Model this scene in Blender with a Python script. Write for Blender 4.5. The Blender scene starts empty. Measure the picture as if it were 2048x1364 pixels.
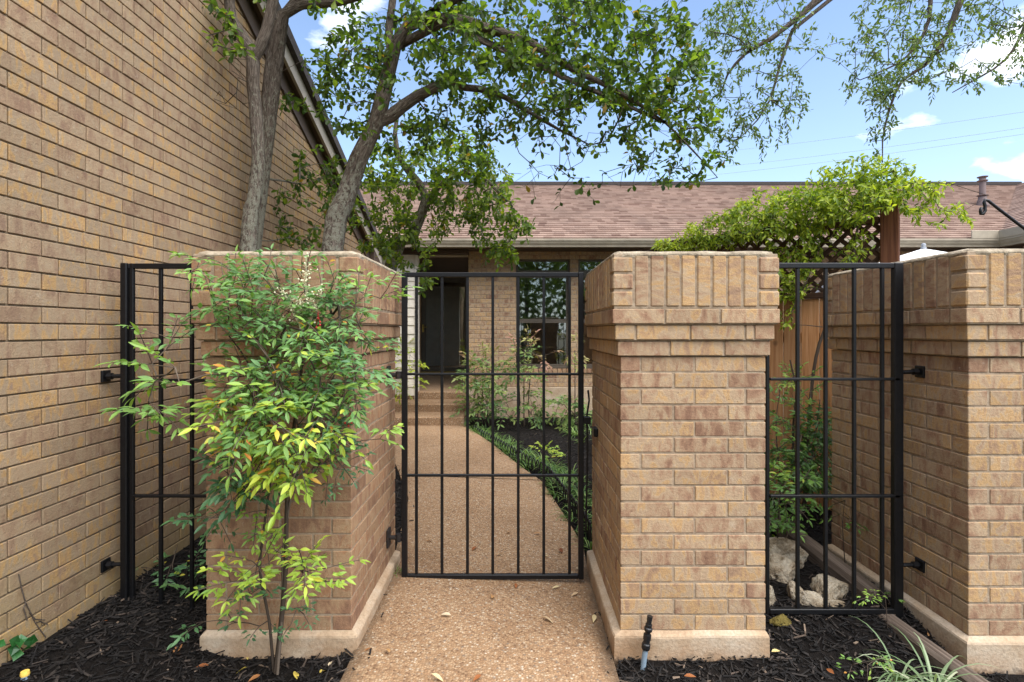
import bpy, math, random
import numpy as np
from mathutils import Vector, Matrix, noise as mnoise

R = random.Random(11)
NR = np.random.default_rng(5)
C = bpy.context.scene.collection
F, CX, CY, H = 1060.0, 1030.0, 661.0, 1.60          # lens (px), principal point, eye height

def at(px, py, Y):
    """world point seen at a photo pixel (2048 px wide) at depth Y metres"""
    return Vector(((px - CX) / F * Y, Y, H - (py - CY) / F * Y))

# ------------------------------------------------------------------ objects
def tag(o, label, cat, group=None, kind=None):
    if label: o['label'] = label
    if cat: o['category'] = cat
    if group: o['group'] = group
    if kind: o['kind'] = kind
    return o

def thing(name, label, cat, loc=(0, 0, 0), rz=0.0, group=None):
    o = bpy.data.objects.new(name, None); C.objects.link(o)
    o.empty_display_size = 0.1
    o.location = loc; o.rotation_euler = (0, 0, rz)
    return tag(o, label, cat, group)

class MB:
    """collects geometry of one mesh; r = per-vertex random, q = per-vertex local vector"""
    def __init__(s):
        s.V = []; s.F = []; s.r = []; s.q = []; s.n = 0
    def add(s, verts, faces, r=0.0, q=None):
        verts = np.asarray(verts, float).reshape(-1, 3)
        b = s.n; k = len(verts)
        s.V.append(verts); s.n += k
        s.F.extend([tuple(b + i for i in f) for f in faces])
        s.r.append(np.full(k, r) if np.isscalar(r) else np.asarray(r, float))
        s.q.append(np.zeros((k, 3)) if q is None else np.asarray(q, float).reshape(-1, 3))
        return b
    def build(s, name, mat, parent=None, smooth=False, offset=None):
        me = bpy.data.meshes.new(name)
        V = np.concatenate(s.V) if s.V else np.zeros((0, 3))
        if offset is not None: V = V - np.asarray(offset, float)
        me.from_pydata(V.tolist(), [], s.F)
        if s.V:
            a = me.attributes.new('rnd', 'FLOAT', 'POINT'); a.data.foreach_set('value', np.concatenate(s.r).astype(np.float32))
            a = me.attributes.new('loc', 'FLOAT_VECTOR', 'POINT'); a.data.foreach_set('vector', np.concatenate(s.q).astype(np.float32).ravel())
        if smooth: me.polygons.foreach_set('use_smooth', [True] * len(me.polygons))
        me.materials.append(mat); me.update()
        o = bpy.data.objects.new(name, me); C.objects.link(o)
        if parent: o.parent = parent
        return o
    # ---- shapes
    def box(s, c0, c1, ch=0.003, r=None, long=0, jit=0.0, M=None):
        c0 = np.asarray(c0, float); c1 = np.asarray(c1, float)
        c = (c0 + c1) / 2; h = np.abs(c1 - c0) / 2
        ch = min(ch, h.min() * .45)
        P = CB_S * (h - ch * (1 - CB_FULL))
        Q = np.roll(P + h, -long, axis=1)
        if jit: P = P + (NR.random(3) - .5) * 2 * jit * np.array([1, 1, 1])
        P = P + c
        if M is not None:
            P = P @ np.array(M.to_3x3()).T + np.array(M.translation)
        s.add(P, CB_F, R.random() if r is None else r, Q)
    def tube(s, pts, rad, n=8, cap=True, rough=0.0, r=0.0, seed=0.0):
        pts = [Vector(p) for p in pts]; m = len(pts)
        if not hasattr(rad, '__len__'): rad = [rad] * m
        d = (pts[1] - pts[0]).normalized()
        u = d.orthogonal().normalized()
        V = []; Q = []; L = 0
        for i, p in enumerate(pts):
            t = (pts[min(i + 1, m - 1)] - pts[max(i - 1, 0)])
            t = t.normalized() if t.length > 1e-9 else d
            u = (u - t * u.dot(t)).normalized(); v = t.cross(u)
            if i: L += (p - pts[i - 1]).length
            for k in range(n):
                a = 2 * math.pi * k / n
                w = u * math.cos(a) + v * math.sin(a)
                rr = rad[i]
                if rough: rr *= 1 + rough * mnoise.noise(Vector((math.cos(a) * 1.7 + seed, math.sin(a) * 1.7, L * 7)))
                V.append(p + w * rr); Q.append((math.cos(a) * .1, math.sin(a) * .1, L))
        Fs = [(i * n + k, i * n + (k + 1) % n, (i + 1) * n + (k + 1) % n, (i + 1) * n + k) for i in range(m - 1) for k in range(n)]
        if cap: Fs += [tuple(range(n))[::-1], tuple(range((m - 1) * n, m * n))]
        s.add(V, Fs, r, Q)
    def lathe(s, prof, n=20, base=(0, 0, 0), r=0.0, M=None):
        V = []; m = len(prof)
        for (rr, z) in prof:
            for k in range(n):
                a = 2 * math.pi * k / n
                V.append(Vector((rr * math.cos(a), rr * math.sin(a), z)))
        if M is not None: V = [M @ v for v in V]
        else: V = [v + Vector(base) for v in V]
        Fs = [(i * n + k, i * n + (k + 1) % n, (i + 1) * n + (k + 1) % n, (i + 1) * n + k) for i in range(m - 1) for k in range(n)]
        Fs += [tuple(range(n))[::-1], tuple(range((m - 1) * n, m * n))]
        s.add(V, Fs, r)

def _cb():
    S = []; FU = []; idx = {}
    for sx in (-1, 1):
        for sy in (-1, 1):
            for sz in (-1, 1):
                for a in range(3):
                    idx[(sx, sy, sz, a)] = len(S); S.append((sx, sy, sz))
                    FU.append([1.0 if b == a else 0.0 for b in range(3)])
    faces = []
    g = lambda d, a: idx[(d[0], d[1], d[2], a)]
    for a in range(3):
        b, c = (a + 1) % 3, (a + 2) % 3
        for sa in (-1, 1):
            q = []
            for sb, sc in ((-1, -1), (1, -1), (1, 1), (-1, 1)):
                d = [0, 0, 0]; d[a] = sa; d[b] = sb; d[c] = sc; q.append(g(d, a))
            faces.append(q)
        for sa in (-1, 1):
            for sb in (-1, 1):
                d0 = [0, 0, 0]; d0[a] = sa; d0[b] = sb; d0[c] = -1
                d1 = list(d0); d1[c] = 1
                faces.append([g(d0, a), g(d1, a), g(d1, b), g(d0, b)])
    for k in {k[:3] for k in idx}: faces.append([g(k, 0), g(k, 1), g(k, 2)])
    S = np.array(S, float); FU = np.array(FU)
    P = S * (1 - .1 * (1 - FU)); out = []
    for f in faces:
        n = np.cross(P[f[1]] - P[f[0]], P[f[2]] - P[f[0]])
        out.append(tuple(f) if n @ P[f].mean(0) > 0 else tuple(f[::-1]))
    return S, FU, out
CB_S, CB_FULL, CB_F = _cb()

# ------------------------------------------------------------------ materials
def new_mat(name):
    m = bpy.data.materials.new(name); m.use_nodes = True
    nt = m.node_tree; b = nt.nodes['Principled BSDF']
    return m, nt, b
def N(nt, t, **kw):
    n = nt.nodes.new(t)
    for k, v in kw.items():
        if k.startswith('_'): setattr(n, k[1:], v)
        else: n.inputs[k].default_value = v
    return n
def ramp(nt, fac, stops, interp='LINEAR'):
    n = nt.nodes.new('ShaderNodeValToRGB'); cr = n.color_ramp; cr.interpolation = interp
    while len(cr.elements) < len(stops): cr.elements.new(.5)
    for e, (p, c) in zip(cr.elements, stops):
        e.position = p; e.color = (*c, 1) if len(c) == 3 else c
    nt.links.new(fac, n.inputs[0]); return n.outputs[0]
def mix(nt, f, a, b, mode='MIX'):
    n = nt.nodes.new('ShaderNodeMix'); n.data_type = 'RGBA'; n.blend_type = mode
    for sock, v in ((n.inputs[0], f), (n.inputs[6], a), (n.inputs[7], b)):
        if hasattr(v, 'is_output'): nt.links.new(v, sock)
        elif isinstance(v, (int, float)): sock.default_value = v
        else: sock.default_value = (*v, 1)
    return n.outputs[2]
def math_(nt, op, a, b=0.0, c=None, clamp=False):
    n = nt.nodes.new('ShaderNodeMath'); n.operation = op; n.use_clamp = clamp
    for i, v in enumerate((a, b) if c is None else (a, b, c)):
        if hasattr(v, 'is_output'): nt.links.new(v, n.inputs[i])
        else: n.inputs[i].default_value = v
    return n.outputs[0]
def objco(nt, scale=(1, 1, 1)):
    tc = N(nt, 'ShaderNodeNewGeometry')
    mp = N(nt, 'ShaderNodeMapping'); mp.inputs['Scale'].default_value = scale
    nt.links.new(tc.outputs['Position'], mp.inputs['Vector']); return mp.outputs[0]
def tex(nt, vec, scale, detail=4, rough=.55, w=None, out=0, dist=0.0):
    n = nt.nodes.new('ShaderNodeTexNoise')
    if w is not None: n.noise_dimensions = '4D'; nt.links.new(w, n.inputs['W'])
    nt.links.new(vec, n.inputs['Vector'])
    n.inputs['Scale'].default_value = scale; n.inputs['Detail'].default_value = detail
    n.inputs['Roughness'].default_value = rough; n.inputs['Distortion'].default_value = dist
    return n.outputs[out]
def attr(nt, name, out='Fac'):
    n = nt.nodes.new('ShaderNodeAttribute'); n.attribute_name = name; return n.outputs[out]
def bump(nt, b, h, strength=.5, dist=.004):
    n = N(nt, 'ShaderNodeBump', Strength=strength, Distance=dist)
    nt.links.new(h, n.inputs['Height']); nt.links.new(n.outputs[0], b.inputs['Normal'])
def setc(nt, b, c): nt.links.new(c, b.inputs['Base Color'])

def brick_mat(name, stops, bias=0.0, grime=.0, low=0.0):
    m, nt, b = new_mat(name)
    q = attr(nt, 'loc', 'Vector'); r = attr(nt, 'rnd')
    mp = N(nt, 'ShaderNodeMapping'); mp.inputs['Scale'].default_value = (21, 7, 10); nt.links.new(q, mp.inputs[0])
    w = math_(nt, 'MULTIPLY', r, 97.0)
    n1 = tex(nt, mp.outputs[0], 1.0, 3, .6, w, dist=.6)
    per = math_(nt, 'FRACT', math_(nt, 'MULTIPLY', r, 13.37))
    n1 = math_(nt, 'MULTIPLY_ADD', n1, 1.35, -.175)
    f = math_(nt, 'ADD', n1, math_(nt, 'MULTIPLY_ADD', per, .28, -.13 + bias))
    col = ramp(nt, f, stops)
    pos = objco(nt)
    fine = tex(nt, pos, 330, 2, .7)
    mid = tex(nt, pos, 75, 4, .65)
    col = mix(nt, 1.0, col, ramp(nt, fine, [(.28, (.74, .73, .72)), (.5, (1, 1, 1)), (.75, (1.15, 1.14, 1.1))]), 'MULTIPLY')
    per2 = math_(nt, 'FRACT', math_(nt, 'MULTIPLY', r, 71.3))
    col = mix(nt, 1.0, col, ramp(nt, per2, [(0, (.86, .85, .84)), (.5, (.98, .98, .98)), (1, (1.08, 1.07, 1.05))]), 'MULTIPLY')
    # small dark pits and pale mortar smears
    pits = tex(nt, pos, 120, 1, .5)
    col = mix(nt, ramp(nt, pits, [(.22, (.75,) * 3), (.27, (0, 0, 0))]), col, (.10, .07, .05))
    sm = tex(nt, pos, 26, 5, .75)
    col = mix(nt, ramp(nt, sm, [(.6, (0, 0, 0)), (.75, (.55,) * 3)]), col, (.50, .42, .32))
    if grime:
        big = tex(nt, pos, 1.6, 4, .6)
        col = mix(nt, math_(nt, 'MULTIPLY', ramp(nt, big, [(.4, (0, 0, 0)), (.7, (1, 1, 1))]), grime), col, (.22, .17, .11))
    if low:      # yellowish damp stain and pale bloom near the soil
        sz = N(nt, 'ShaderNodeSeparateXYZ'); nt.links.new(pos, sz.inputs[0])
        e = math_(nt, 'ADD', math_(nt, 'MULTIPLY', sz.outputs[2], -1.1), math_(nt, 'MULTIPLY_ADD', tex(nt, pos, 3.5, 5, .7), 1.6, -.1))
        col = mix(nt, math_(nt, 'MULTIPLY', ramp(nt, e, [(-.0, (0, 0, 0)), (.6, (1, 1, 1))]), low), col, (.30, .225, .095))
        wb = tex(nt, pos, 7, 6, .75)
        col = mix(nt, ramp(nt, math_(nt, 'ADD', wb, math_(nt, 'MULTIPLY', sz.outputs[2], -.12)), [(.58, (0, 0, 0)), (.68, (.45,) * 3)]), col, (.48, .43, .36))
    setc(nt, b, col)
    b.inputs['Roughness'].default_value = .9; b.inputs['Specular IOR Level'].default_value = .2
    hh = math_(nt, 'ADD', math_(nt, 'MULTIPLY', fine, .35), mid)
    bump(nt, b, hh, .6, .006)
    return m

BR = [(.20, (.225, .126, .080)), (.33, (.305, .184, .114)), (.44, (.358, .242, .150)), (.54, (.395, .288, .184)), (.64, (.440, .278, .132)), (.74, (.355, .226, .132)), (.87, (.285, .182, .116))]
BR_L = [(.18, (.225, .138, .092)), (.32, (.282, .186, .118)), (.45, (.325, .228, .142)), (.56, (.325, .240, .156)), (.67, (.420, .258, .108)), (.77, (.322, .206, .120)), (.89, (.240, .166, .122))]
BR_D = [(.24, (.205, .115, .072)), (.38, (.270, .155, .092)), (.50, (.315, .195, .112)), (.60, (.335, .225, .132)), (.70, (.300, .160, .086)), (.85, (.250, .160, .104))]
M = {}
M['brick'] = brick_mat('brick_tan', BR)
M['brick_left'] = brick_mat('brick_weathered', BR_L, .0, .18, .55)
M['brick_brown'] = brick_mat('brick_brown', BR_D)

def simple(name, stops, scale=20, rough=.8, detail=5, bs=.3, bd=.004, spec=.3, metal=0.0, stretch=(1, 1, 1), brough=.6):
    m, nt, b = new_mat(name)
    p = objco(nt, stretch); n = tex(nt, p, scale, detail, brough)
    setc(nt, b, ramp(nt, n, stops)); b.inputs['Roughness'].default_value = rough
    b.inputs['Specular IOR Level'].default_value = spec; b.inputs['Metallic'].default_value = metal
    if bs: bump(nt, b, tex(nt, p, scale * 3, 4, .6), bs, bd)
    return m
M['mortar'] = simple('mortar', [(.3, (.22, .165, .11)), (.55, (.33, .25, .17)), (.8, (.42, .335, .24))], 35, .95, bs=.8)
M['mortar_left'] = simple('mortar_dark', [(.3, (.15, .11, .072)), (.55, (.22, .165, .108)), (.8, (.28, .22, .15))], 35, .95, bs=.8)  # darkened so the recessed joints read as thin dark lines
M['cap'] = simple('mortar_cap', [(.3, (.17, .135, .095)), (.5, (.30, .245, .17)), (.72, (.46, .39, .29))], 22, .95, bs=.9, bd=.008)

def concrete_mat():
    m, nt, b = new_mat('footing_concrete')
    p = objco(nt); big = tex(nt, p, 3.2, 5, .65); f = tex(nt, p, 70, 4, .65)
    c = ramp(nt, big, [(.3, (.32, .215, .13)), (.46, (.42, .31, .205)), (.6, (.48, .385, .28)), (.75, (.50, .43, .34))])
    c = mix(nt, 1.0, c, ramp(nt, f, [(.3, (.78, .77, .75)), (.55, (1, 1, 1)), (.8, (1.1, 1.1, 1.1))]), 'MULTIPLY')
    sz = N(nt, 'ShaderNodeSeparateXYZ'); nt.links.new(p, sz.inputs[0])
    e = math_(nt, 'ADD', math_(nt, 'MULTIPLY', sz.outputs[2], -5.0), math_(nt, 'MULTIPLY_ADD', tex(nt, p, 8, 5, .7), 1.8, .1))
    c = mix(nt, math_(nt, 'MULTIPLY', ramp(nt, e, [(.25, (0, 0, 0)), (.9, (1, 1, 1))]), .75), c, (.30, .17, .085))     # soil splash
    e2 = math_(nt, 'ADD', math_(nt, 'MULTIPLY', sz.outputs[2], -9.0), math_(nt, 'MULTIPLY_ADD', tex(nt, p, 22, 4, .7), 1.5, .0))
    c = mix(nt, ramp(nt, e2, [(.15, (0, 0, 0)), (.55, (.8,) * 3)]), c, (.05, .036, .026))
    setc(nt, b, c); b.inputs['Roughness'].default_value = .92; b.inputs['Specular IOR Level'].default_value = .2
    bump(nt, b, math_(nt, 'ADD', f, big), .6, .006); return m
M['concrete'] = concrete_mat()

def pebble_mat():
    m, nt, b = new_mat('exposed_aggregate')
    p = objco(nt)
    v = nt.nodes.new('ShaderNodeTexVoronoi'); v.inputs['Scale'].default_value = 88; v.inputs['Randomness'].default_value = 1
    nt.links.new(p, v.inputs['Vector'])
    sep = N(nt, 'ShaderNodeSeparateColor'); nt.links.new(v.outputs['Color'], sep.inputs[0])
    c = ramp(nt, sep.outputs[0], [(0, (.16, .090, .048)), (.12, (.30, .175, .090)), (.3, (.365, .230, .125)), (.5, (.405, .275, .16)), (.68, (.31, .19, .10)), (.82, (.43, .325, .215)), (.93, (.52, .44, .33)), (.965, (.20, .155, .115)), (1, (.28, .13, .07))], 'CONSTANT')
    d = v.outputs['Distance']
    edge = ramp(nt, d, [(.25, (0, 0, 0)), (.62, (1, 1, 1))])
    c = mix(nt, math_(nt, 'MULTIPLY', edge, .75), c, (.225, .138, .075))
    big = tex(nt, p, 1.3, 5, .6)
    c = mix(nt, 1.0, c, ramp(nt, big, [(.3, (.78, .74, .70)), (.55, (1, 1, 1)), (.75, (1.08, 1.08, 1.06))]), 'MULTIPLY')
    e = math_(nt, 'ADD', attr(nt, 'rnd'), math_(nt, 'MULTIPLY_ADD', tex(nt, p, 9, 5, .7), .9, -.45))
    c = mix(nt, ramp(nt, e, [(.45, (0, 0, 0)), (.95, (.8,) * 3)]), c, (.075, .050, .030))        # soil washed in along the edges
    setc(nt, b, c); b.inputs['Roughness'].default_value = .75; b.inputs['Specular IOR Level'].default_value = .3
    h = math_(nt, 'SUBTRACT', 1.0, d); bump(nt, b, h, .6, .006); return m
M['pebble'] = pebble_mat()

def attr_mat(name, stops, rough=.8, spec=.3, trans=0.0, tcol=None, grain=0, bs=0.0):
    m, nt, b = new_mat(name)
    c = ramp(nt, attr(nt, 'rnd'), stops)
    if grain:
        c = mix(nt, 1.0, c, ramp(nt, tex(nt, objco(nt), grain, 4, .6), [(.3, (.7,) * 3), (.7, (1.2,) * 3)]), 'MULTIPLY')
    setc(nt, b, c); b.inputs['Roughness'].default_value = rough; b.inputs['Specular IOR Level'].default_value = spec
    if bs: bump(nt, b, tex(nt, objco(nt), grain * 2, 4, .6), bs, .004)
    if trans:
        t = N(nt, 'ShaderNodeBsdfTranslucent')
        nt.links.new(mix(nt, 1.0, c, (1.5, 1.55, .7), 'MULTIPLY'), t.inputs[0])
        ms = N(nt, 'ShaderNodeMixShader'); ms.inputs[0].default_value = trans
        nt.links.new(b.outputs[0], ms.inputs[1]); nt.links.new(t.outputs[0], ms.inputs[2])
        nt.links.new(ms.outputs[0], nt.nodes['Material Output'].inputs[0])
    return m
M['mulch'] = attr_mat('black_mulch', [(0, (.006, .005, .0045)), (.5, (.016, .013, .011)), (.85, (.035, .028, .023)), (.96, (.075, .055, .042)), (1, (.20, .145, .10))], .8, .3, grain=60)
M['mulch_base'] = simple('mulch_soil', [(.3, (.005, .004, .0035)), (.6, (.014, .011, .009)), (.8, (.035, .027, .021))], 45, .95, bs=1.0, bd=.02, spec=.15)
M['leaf_tree'] = attr_mat('broad_leaf', [(0, (.026, .050, .012)), (.35, (.055, .100, .018)), (.7, (.12, .185, .026)), (.93, (.23, .30, .035)), (.97, (.30, .27, .03)), (1, (.22, .06, .02))], .45, .35, .55)
M['leaf_elm'] = attr_mat('small_leaf', [(0, (.055, .095, .03)), (.5, (.095, .15, .04)), (1, (.16, .21, .05))], .5, .4, .4)
M['leaf_vine'] = attr_mat('vine_leaf', [(0, (.08, .14, .014)), (.3, (.18, .26, .022)), (.65, (.32, .39, .035)), (.92, (.46, .51, .05)), (1, (.38, .28, .05))], .5, .4, .4)
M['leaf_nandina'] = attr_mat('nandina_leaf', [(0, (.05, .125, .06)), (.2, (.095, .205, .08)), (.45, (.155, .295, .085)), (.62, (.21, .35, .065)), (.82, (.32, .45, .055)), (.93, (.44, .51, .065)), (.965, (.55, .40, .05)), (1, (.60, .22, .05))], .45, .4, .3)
M['leaf_dark'] = attr_mat('dark_green_leaf', [(0, (.035, .085, .02)), (.5, (.08, .17, .03)), (.85, (.17, .28, .04)), (1, (.32, .36, .05))], .45, .4, .35)  # own dark green of the nandinas in the right gap
M['leaf_red'] = attr_mat('reddish_leaf', [(0, (.075, .16, .06)), (.45, (.17, .25, .065)), (.7, (.28, .28, .08)), (.85, (.27, .17, .10)), (1, (.30, .155, .11))], .5, .4, .3)
M['blade'] = attr_mat('grass_blade', [(0, (.05, .11, .03)), (.6, (.12, .22, .055)), (1, (.25, .34, .10))], .5, .4, .3)
M['blade_pale'] = attr_mat('variegated_blade', [(0, (.12, .19, .08)), (.5, (.26, .34, .19)), (1, (.48, .51, .35))], .5, .4, .25)
M['dry'] = attr_mat('dry_leaf', [(0, (.14, .045, .02)), (.35, (.28, .10, .03)), (.6, (.42, .24, .10)), (.8, (.55, .45, .30)), (1, (.55, .42, .06))], .7, .3, .1)
M['flower'] = attr_mat('cream_bud', [(0, (.62, .58, .36)), (1, (.80, .76, .55))], .6, .3)
M['berry'] = attr_mat('red_berry', [(0, (.35, .012, .012)), (1, (.5, .03, .02))], .3, .5)
M['twig'] = attr_mat('twig', [(0, (.045, .033, .024)), (1, (.13, .10, .075))], .9, .2)
M['stem_green'] = attr_mat('green_stem', [(0, (.10, .12, .04)), (1, (.17, .15, .06))], .7, .3)

def bark_mat(name, lich):
    m, nt, b = new_mat(name)
    q = attr(nt, 'loc', 'Vector')
    mp = N(nt, 'ShaderNodeMapping'); mp.inputs['Scale'].default_value = (1.2, 1.2, .45); nt.links.new(q, mp.inputs[0])
    n = tex(nt, mp.outputs[0], 42, 5, .65, dist=.8); f = tex(nt, q, 160, 3, .6)
    c = ramp(nt, n, [(.3, (.028, .021, .016)), (.45, (.095, .074, .057)), (.60, (.17, .138, .11)), (.8, (.25, .21, .175))])
    l = tex(nt, q, 26, 6, .72, dist=.35)
    sz = N(nt, 'ShaderNodeSeparateXYZ'); nt.links.new(objco(nt), sz.inputs[0])
    l = math_(nt, 'MULTIPLY_ADD', math_(nt, 'SUBTRACT', sz.outputs[2], 2.55, clamp=True), -.16, l)   # lichen thins out higher up
    c = mix(nt, ramp(nt, l, [(lich, (0, 0, 0)), (lich + .035, (.9,) * 3)]), c, ramp(nt, f, [(.3, (.15, .145, .105)), (.7, (.31, .30, .235))]))
    setc(nt, b, c); b.inputs['Roughness'].default_value = .95; b.inputs['Specular IOR Level'].default_value = .15
    bump(nt, b, math_(nt, 'ADD', n, math_(nt, 'MULTIPLY', l, .6)), 1.0, .02); return m
M['bark'] = bark_mat('lichen_bark', .47)
M['bark_dark'] = bark_mat('brown_bark', .60)
M['bark_grey'] = bark_mat('grey_bark', .43)

def iron_mat():
    m, nt, b = new_mat('black_iron')
    p = objco(nt); n = tex(nt, p, 60, 4, .6)
    c = ramp(nt, n, [(.3, (.0035, .0035, .004)), (.7, (.007, .007, .008))])
    c = mix(nt, ramp(nt, tex(nt, p, 38, 6, .75), [(.60, (0, 0, 0)), (.72, (.6,) * 3)]), c, (.022, .019, .017))
    c = mix(nt, ramp(nt, tex(nt, p, 90, 3, .6), [(.72, (0, 0, 0)), (.76, (.8,) * 3)]), c, (.07, .03, .014))
    setc(nt, b, c)
    b.inputs['Roughness'].default_value = .42; b.inputs['Specular IOR Level'].default_value = .3
    bump(nt, b, n, .15, .002); return m
M['iron'] = iron_mat()
M['rust'] = simple('rusted_iron', [(.3, (.012, .010, .010)), (.6, (.02, .016, .014)), (.75, (.12, .05, .02))], 40, .7)

def wood_mat(name, stops, rough=.8):
    m, nt, b = new_mat(name)
    q = attr(nt, 'loc', 'Vector'); r = attr(nt, 'rnd')
    mp = N(nt, 'ShaderNodeMapping'); mp.inputs['Scale'].default_value = (1.2, 38, 38); nt.links.new(q, mp.inputs[0])
    n = tex(nt, mp.outputs[0], 1.6, 5, .6, math_(nt, 'MULTIPLY', r, 50.0), dist=.7)
    c = ramp(nt, n, stops)
    c = mix(nt, 1.0, c, ramp(nt, r, [(0, (.75, .75, .75)), (1, (1.15, 1.12, 1.08))]), 'MULTIPLY')
    kn = tex(nt, q, 9, 1, .4, math_(nt, 'MULTIPLY', r, 31.0))
    c = mix(nt, ramp(nt, kn, [(.24, (.8,) * 3), (.3, (0, 0, 0))]), c, (.10, .05, .025))
    setc(nt, b, c); b.inputs['Roughness'].default_value = rough; b.inputs['Specular IOR Level'].default_value = .25
    bump(nt, b, n, .5, .004); return m
M['cedar'] = wood_mat('cedar', [(.3, (.30, .135, .055)), (.5, (.47, .235, .10)), (.7, (.58, .34, .175))])
M['redwood'] = wood_mat('stained_wood', [(.3, (.095, .035, .018)), (.5, (.17, .065, .03)), (.7, (.24, .105, .05))])
M['timber'] = wood_mat('weathered_timber', [(.3, (.06, .043, .031)), (.5, (.12, .09, .069)), (.7, (.20, .16, .13))])
M['lattice'] = wood_mat('lattice_wood', [(.3, (.045, .025, .017)), (.5, (.085, .045, .028)), (.7, (.15, .085, .05))])

def shingle_mat():
    m, nt, b = new_mat('roof_shingles')
    r = attr(nt, 'rnd'); q = attr(nt, 'loc', 'Vector')
    mp = N(nt, 'ShaderNodeMapping'); mp.inputs['Scale'].default_value = (6.5, 1, 1); nt.links.new(q, mp.inputs[0])
    vo = nt.nodes.new('ShaderNodeTexVoronoi'); vo.voronoi_dimensions = '1D'; vo.feature = 'F1'
    sx = N(nt, 'ShaderNodeSeparateXYZ'); nt.links.new(mp.outputs[0], sx.inputs[0])
    nt.links.new(math_(nt, 'ADD', sx.outputs[0], math_(nt, 'MULTIPLY', r, 311.0)), vo.inputs['W']); vo.inputs['Scale'].default_value = 1
    sc = N(nt, 'ShaderNodeSeparateColor'); nt.links.new(vo.outputs['Color'], sc.inputs[0])
    c = ramp(nt, sc.outputs[0], [(0, (.155, .098, .076)), (.25, (.232, .158, .122)), (.5, (.262, .182, .142)), (.75, (.295, .208, .162)), (1, (.21, .145, .115))])
    p = objco(nt); g = tex(nt, p, 160, 2, .7); bg = tex(nt, p, .9, 5, .6)
    c = mix(nt, 1.0, c, ramp(nt, g, [(.3, (.75,) * 3), (.7, (1.2,) * 3)]), 'MULTIPLY')
    c = mix(nt, 1.0, c, ramp(nt, bg, [(.35, (.85, .84, .84)), (.65, (1.1, 1.08, 1.07))]), 'MULTIPLY')
    setc(nt, b, c); b.inputs['Roughness'].default_value = .95; b.inputs['Specular IOR Level'].default_value = .1
    return m
M['shingle'] = shingle_mat()
M['shingle_dark'] = simple('shingle_edge', [(.3, (.035, .03, .028)), (.7, (.075, .062, .055))], 50, .95)
def paint(name, c, rough=.6, var=.12, scale=6, spec=.35):
    lo = tuple(x * (1 - var) for x in c); hi = tuple(x * (1 + var) for x in c)
    return simple(name, [(.35, lo), (.65, hi)], scale, rough, bs=.12, bd=.002, spec=spec)
M['taupe'] = paint('taupe_paint', (.20, .165, .115))
M['taupe_light'] = paint('taupe_light_paint', (.33, .28, .205))
M['fascia'] = paint('fascia_paint', (.33, .285, .225))
M['brown'] = paint('brown_shade_paint', (.075, .050, .034))  # dark brown; on the gable frieze and soffit it also holds eave shade
M['door'] = paint('brown_door', (.34, .21, .12))
M['bronze'] = paint('bronze_frame', (.085, .068, .05), .4)
M['siding'] = paint('siding_paint', (.66, .60, .50))
M['dark'] = paint('dark_interior', (.09, .08, .07), .9)
M['brass'] = simple('brass', [(.3, (.42, .27, .06)), (.7, (.60, .42, .12))], 30, .3, metal=.9, bs=.05)
M['vent'] = paint('vent_paint', (.17, .125, .115))
M['canvas'] = paint('white_canvas', (.80, .79, .77), .8)
M['limestone'] = simple('limestone', [(.30, (.07, .05, .03)), (.42, (.26, .20, .13)), (.56, (.40, .34, .25)), (.8, (.50, .45, .36))], 13, .95, 7, bs=1.0, bd=.03, spec=.15, brough=.68)
M['mossrock'] = simple('ochre_limestone', [(.3, (.05, .038, .010)), (.5, (.15, .115, .03)), (.75, (.25, .20, .07))], 14, .95, 7, bs=1.0, bd=.03, spec=.15)
M['pvc'] = paint('grey_pvc', (.22, .29, .35), .45)
M['plastic'] = paint('black_plastic', (.012, .012, .013), .35)
M['yellow'] = paint('yellow_plastic', (.75, .50, .10), .5)
M['ivy'] = attr_mat('ivy_leaf', [(0, (.012, .06, .012)), (1, (.03, .13, .03))], .35, .5, .2)
M['cable'] = paint('cable', (.30, .32, .35), .6)
M['ground'] = simple('dry_ground', [(.3, (.09, .08, .05)), (.7, (.16, .14, .09))], 3, .95)
def glass_mat(name, tint, rough=.02):
    m, nt, b = new_mat(name)
    p = objco(nt); n = tex(nt, p, 1.4, 2, .5)
    gl = N(nt, 'ShaderNodeBsdfGlossy', Roughness=rough); gl.inputs[0].default_value = (.9, .95, .92, 1)
    tr = N(nt, 'ShaderNodeBsdfTransparent'); tr.inputs[0].default_value = (*tint, 1)
    ly = N(nt, 'ShaderNodeFresnel', IOR=2.7)
    ms = N(nt, 'ShaderNodeMixShader'); nt.links.new(ly.outputs[0], ms.inputs[0])
    nt.links.new(tr.outputs[0], ms.inputs[1]); nt.links.new(gl.outputs[0], ms.inputs[2])
    bp = N(nt, 'ShaderNodeBump', Strength=.06, Distance=.02); nt.links.new(n, bp.inputs['Height']); nt.links.new(bp.outputs[0], gl.inputs['Normal'])
    nt.links.new(ms.outputs[0], nt.nodes['Material Output'].inputs[0]); return m
M['glass'] = glass_mat('window_glass', (.55, .58, .55))
M['glass_dark'] = glass_mat('storm_glass', (.72, .68, .62))

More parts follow.
